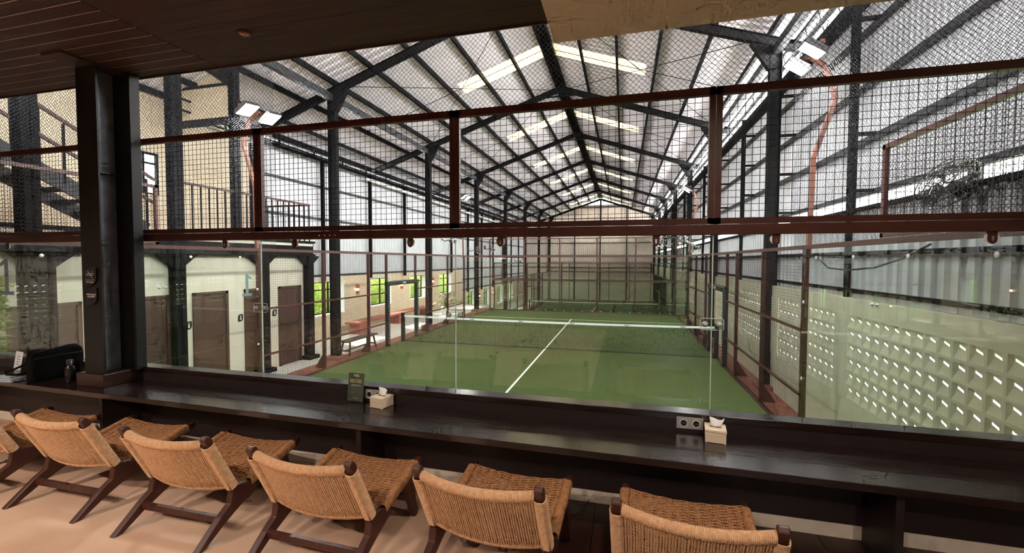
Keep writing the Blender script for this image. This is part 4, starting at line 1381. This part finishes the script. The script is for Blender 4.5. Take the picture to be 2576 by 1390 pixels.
# towel under the strap
t = thing('folded_towel', 'folded grey blue towel lying under the bag strap', 'towel', (-3.64, -0.5, ZC + 0.001), R(6))
for k, (w, d, z) in enumerate(((0.15, 0.075, 0.0), (0.14, 0.07, 0.018), (0.1, 0.055, 0.034))):
    def tf(u, v, w=w, d=d, z=z, k=k):
        return ((u - 0.5) * 2 * w, (v - 0.5) * 2 * d, z + 0.016 + 0.004 * math.sin(u * 9 + k) * math.sin(v * 6))
    o = MB().grid(tf, 10, 8).build('fold', 'towel', t, True)
    s = o.modifiers.new('thick', 'SOLIDIFY'); s.thickness = 0.016; s.offset = -1
# steel bottle
b = thing('water_bottle', 'small dark steel bottle standing in front of the column', 'bottle', (-2.985, -0.37, ZC))
MB().lathe([(0.036, 0), (0.04, 0.006), (0.04, 0.13), (0.036, 0.15), (0.022, 0.165), (0.02, 0.175)], (0, 0, 0), 24).build('body', 'bottle_steel', b, True)
MB().lathe([(0.026, 0.175), (0.027, 0.178), (0.027, 0.215), (0.022, 0.222)], (0, 0, 0), 20).build('cap', 'black_plastic', b, True)
MB().tube([(0.02, -0.01, 0.21), (0.055, -0.02, 0.215), (0.062, -0.022, 0.19), (0.05, -0.02, 0.16)], 0.006, 6).build('carry_loop', 'chrome', b, True)
# menu cards
for x, y, rz, w, hh, m_, l in ((-4.12, -0.2, -0.15, 0.16, 0.2, 'menu_white', 'white printed card in a clear stand beside the bag'), (-3.92, -0.19, -0.1, 0.115, 0.2, 'menu_cream', 'cream patterned card leaning next to the white card')):
    t = thing('table_card', l, 'card', (x, y, ZC), rz)
    o = MB().box(-w / 2, w / 2, -0.002, 0.002, 0.002, hh).build('card', m_, t); o.rotation_euler = (R(-8), 0, 0)
    box(-w / 2, w / 2, -0.03, 0.03, 0, 0.004).build('base', 'acrylic', t)
    for k in range(4):
        MB().box(-w * 0.25, w * 0.28, -0.0028, -0.002, hh * (0.3 + 0.14 * k), hh * (0.33 + 0.14 * k)).build('print', 'menu_plum' if m_ == 'menu_white' else 'card_dark', t).rotation_euler = (R(-8), 0, 0)

# ------------------------------------------------------------------ chairs
def chair(x, y, rz, label):
    return thing('lounge_chair', label, 'chair', (x, y, ZF), rz, 'woven lounge chairs along the counter')
XS = 0.34
# shared part meshes (local y forward, z up)
def side_mesh(poly, w):
    return MB().prism(poly, 'x', -w / 2, w / 2)
leg_r = side_mesh([(-0.468, 0), (-0.415, 0), (-0.27, 0.085), (-0.13, 0.15), (0.02, 0.205), (-0.03, 0.262), (-0.15, 0.29), (-0.205, 0.275), (-0.225, 0.19), (-0.30, 0.14)], 0.046).mesh('leg', 'chair_wood', bevel=0.006)
leg_f = side_mesh([(0.305, 0), (0.345, 0), (0.275, 0.315), (0.17, 0.29)], 0.042).mesh('leg', 'chair_wood', bevel=0.006)
post_m = side_mesh([(-0.208, 0.25), (-0.158, 0.268), (-0.352, 0.688), (-0.366, 0.704), (-0.39, 0.706), (-0.402, 0.685)], 0.046).mesh('back_post', 'chair_wood', bevel=0.008)
rail_m = side_mesh([(-0.10, 0.205), (-0.08, 0.255), (0.395, 0.385), (0.42, 0.378), (0.425, 0.345), (0.40, 0.335)], 0.042).mesh('seat_rail', 'chair_wood', bevel=0.008)
str_r = MB().box(-XS, XS, -0.013, 0.013, -0.021, 0.021).mesh('stretcher', 'chair_wood')
BT, BB = Vector((-0.37, 0.662)), Vector((-0.193, 0.292))   # backrest top / bottom (y, z)
ST, SB = Vector((0.375, 0.363)), Vector((-0.085, 0.238))     # seat front / rear
def surf(top, bot, t, x, off, bow):
    p = bot.lerp(top, t)
    d = (top - bot).normalized()
    nrm = Vector((-d.y, d.x))
    if nrm.x > 0 and abs(d.y) > abs(d.x):
        nrm = -nrm
    if abs(d.x) >= abs(d.y) and nrm.y > 0:
        nrm = -nrm
    b = bow * (1 - (x / 0.33) ** 2)
    q = p + nrm * (b + off)
    return Vector((x, q.x, q.y))
def cord_loop(mb, top, bot, x, bow, r, th, sg=6):
    pts = []
    for i in range(sg + 1):
        pts.append(surf(top, bot, i / sg, x, th, bow))
    pts.append(surf(top, bot, 1.0 + 0.022, x, 0, bow))
    for i in range(sg, -1, -1):
        pts.append(surf(top, bot, i / sg, x, -th, bow))
    pts.append(surf(top, bot, -0.03, x, 0, bow))
    mb.tube(pts, r, 5, True)
wv = MB()
nC = 47
for i in range(nC):
    xx = -0.305 + 0.61 * (i + 0.5) / nC
    xx += 0.0012 * math.sin(i * 2.1)
    cord_loop(wv, BT, BB, xx, 0.05, 0.0042, 0.013)
back_me = wv.mesh('backrest', 'paper_cord', True)
# tightly wound roll over the top rail
rl_ = MB()
for i in range(88):
    xx = -0.318 + 0.636 * (i + 0.5) / 88
    c = surf(BT, BB, 0.965, xx, 0, 0.05)
    rl_.tube([c + Vector((0, 0.024 * math.cos(a), 0.026 * math.sin(a))) for a in [2 * math.pi * k / 8 for k in range(8)]], 0.0046, 4, True)
roll_me = rl_.mesh('wound_edge', 'paper_cord', True)
rb = MB()
for i in range(88):
    xx = -0.318 + 0.636 * (i + 0.5) / 88
    c = surf(BT, BB, 0.02, xx, 0, 0.05)
    rb.tube([c + Vector((0, 0.016 * math.cos(a), 0.018 * math.sin(a))) for a in [2 * math.pi * k / 8 for k in range(8)]], 0.0046, 4, True)
rollb_me = rb.mesh('wound_edge', 'paper_cord', True)
def sleeve(p, q, n, a, b):
    """cord wound round a post from p to q (y, z)"""
    m = MB()
    d = (q - p).normalized(); nn = Vector((-d.y, d.x))
    for i in range(n):
        c = p.lerp(q, (i + 0.5) / n)
        pts = []
        for k in range(10):
            an = 2 * math.pi * k / 10
            ca, sa = math.cos(an), math.sin(an)
            ca = math.copysign(abs(ca) ** 0.7, ca); sa = math.copysign(abs(sa) ** 0.7, sa)
            pts.append((a * ca, c.x + nn.x * b * sa, c.y + nn.y * b * sa))
        m.tube(pts, 0.0045, 4, True)
    return m
sleeve_b = sleeve(Vector((-0.192, 0.29)), Vector((-0.362, 0.64)), 50, 0.030, 0.030).mesh('wound_post', 'paper_cord', True)
sleeve_s = sleeve(Vector((-0.06, 0.258)), Vector((0.36, 0.352)), 52, 0.026, 0.030).mesh('wound_rail', 'paper_cord_shaded', True)
sv = MB()
for i in range(nC):
    xx = -0.305 + 0.61 * (i + 0.5) / nC
    cord_loop(sv, ST, SB, xx, 0.035, 0.0042, 0.011)
for j in range(46):
    t = (j + 0.5) / 46
    sv.tube([surf(ST, SB, t, -0.325 + 0.65 * k / 12, -0.012 + 0.004 * (-1) ** (j + k), 0.035) for k in range(13)], 0.004, 5)
seat_me = sv.mesh('seat', 'paper_cord_shaded', True)
CH = [(-2.66, -0.93, 0.0, 'woven cord lounge chair partly cut off beside the bag end of the counter'),
      (-1.62, -0.895, R(0.5), 'woven cord lounge chair below the steel column, second of the row'),
      (-0.495, -0.93, R(0.5), 'woven cord lounge chair, third of the row, left of the menu stand'),
      (0.595, -0.975, R(-1.5), 'woven cord lounge chair right behind the menu stand and tissue box'),
      (1.672, -0.955, R(-4), 'woven cord lounge chair at the edge of the dark floor'),
      (2.715, -1.005, R(-3.5), 'woven cord lounge chair on the dark floor, brightest lit')]
for (x, y, rz, l) in CH:
    t = chair(x, y, rz, l)
    for s in (-1, 1):
        inst('leg', leg_r, t, (s * XS, 0, 0))
        inst('leg', leg_f, t, (s * (XS + 0.005), 0, 0))
        inst('back_post', post_m, t, (s * XS, 0, 0))
        inst('seat_rail', rail_m, t, (s * XS, 0, 0))
        inst('wound_post', sleeve_b, t, (s * XS, 0, 0))
        inst('wound_rail', sleeve_s, t, (s * XS, 0, 0))
    inst('stretcher', str_r, t, (0, -0.285, 0.12))
    inst('stretcher', str_r, t, (0, 0.285, 0.14))
    bk = inst('backrest', back_me, t)
    inst('wound_edge', roll_me, bk)
    inst('wound_edge', rollb_me, bk)
    inst('seat', seat_me, t)
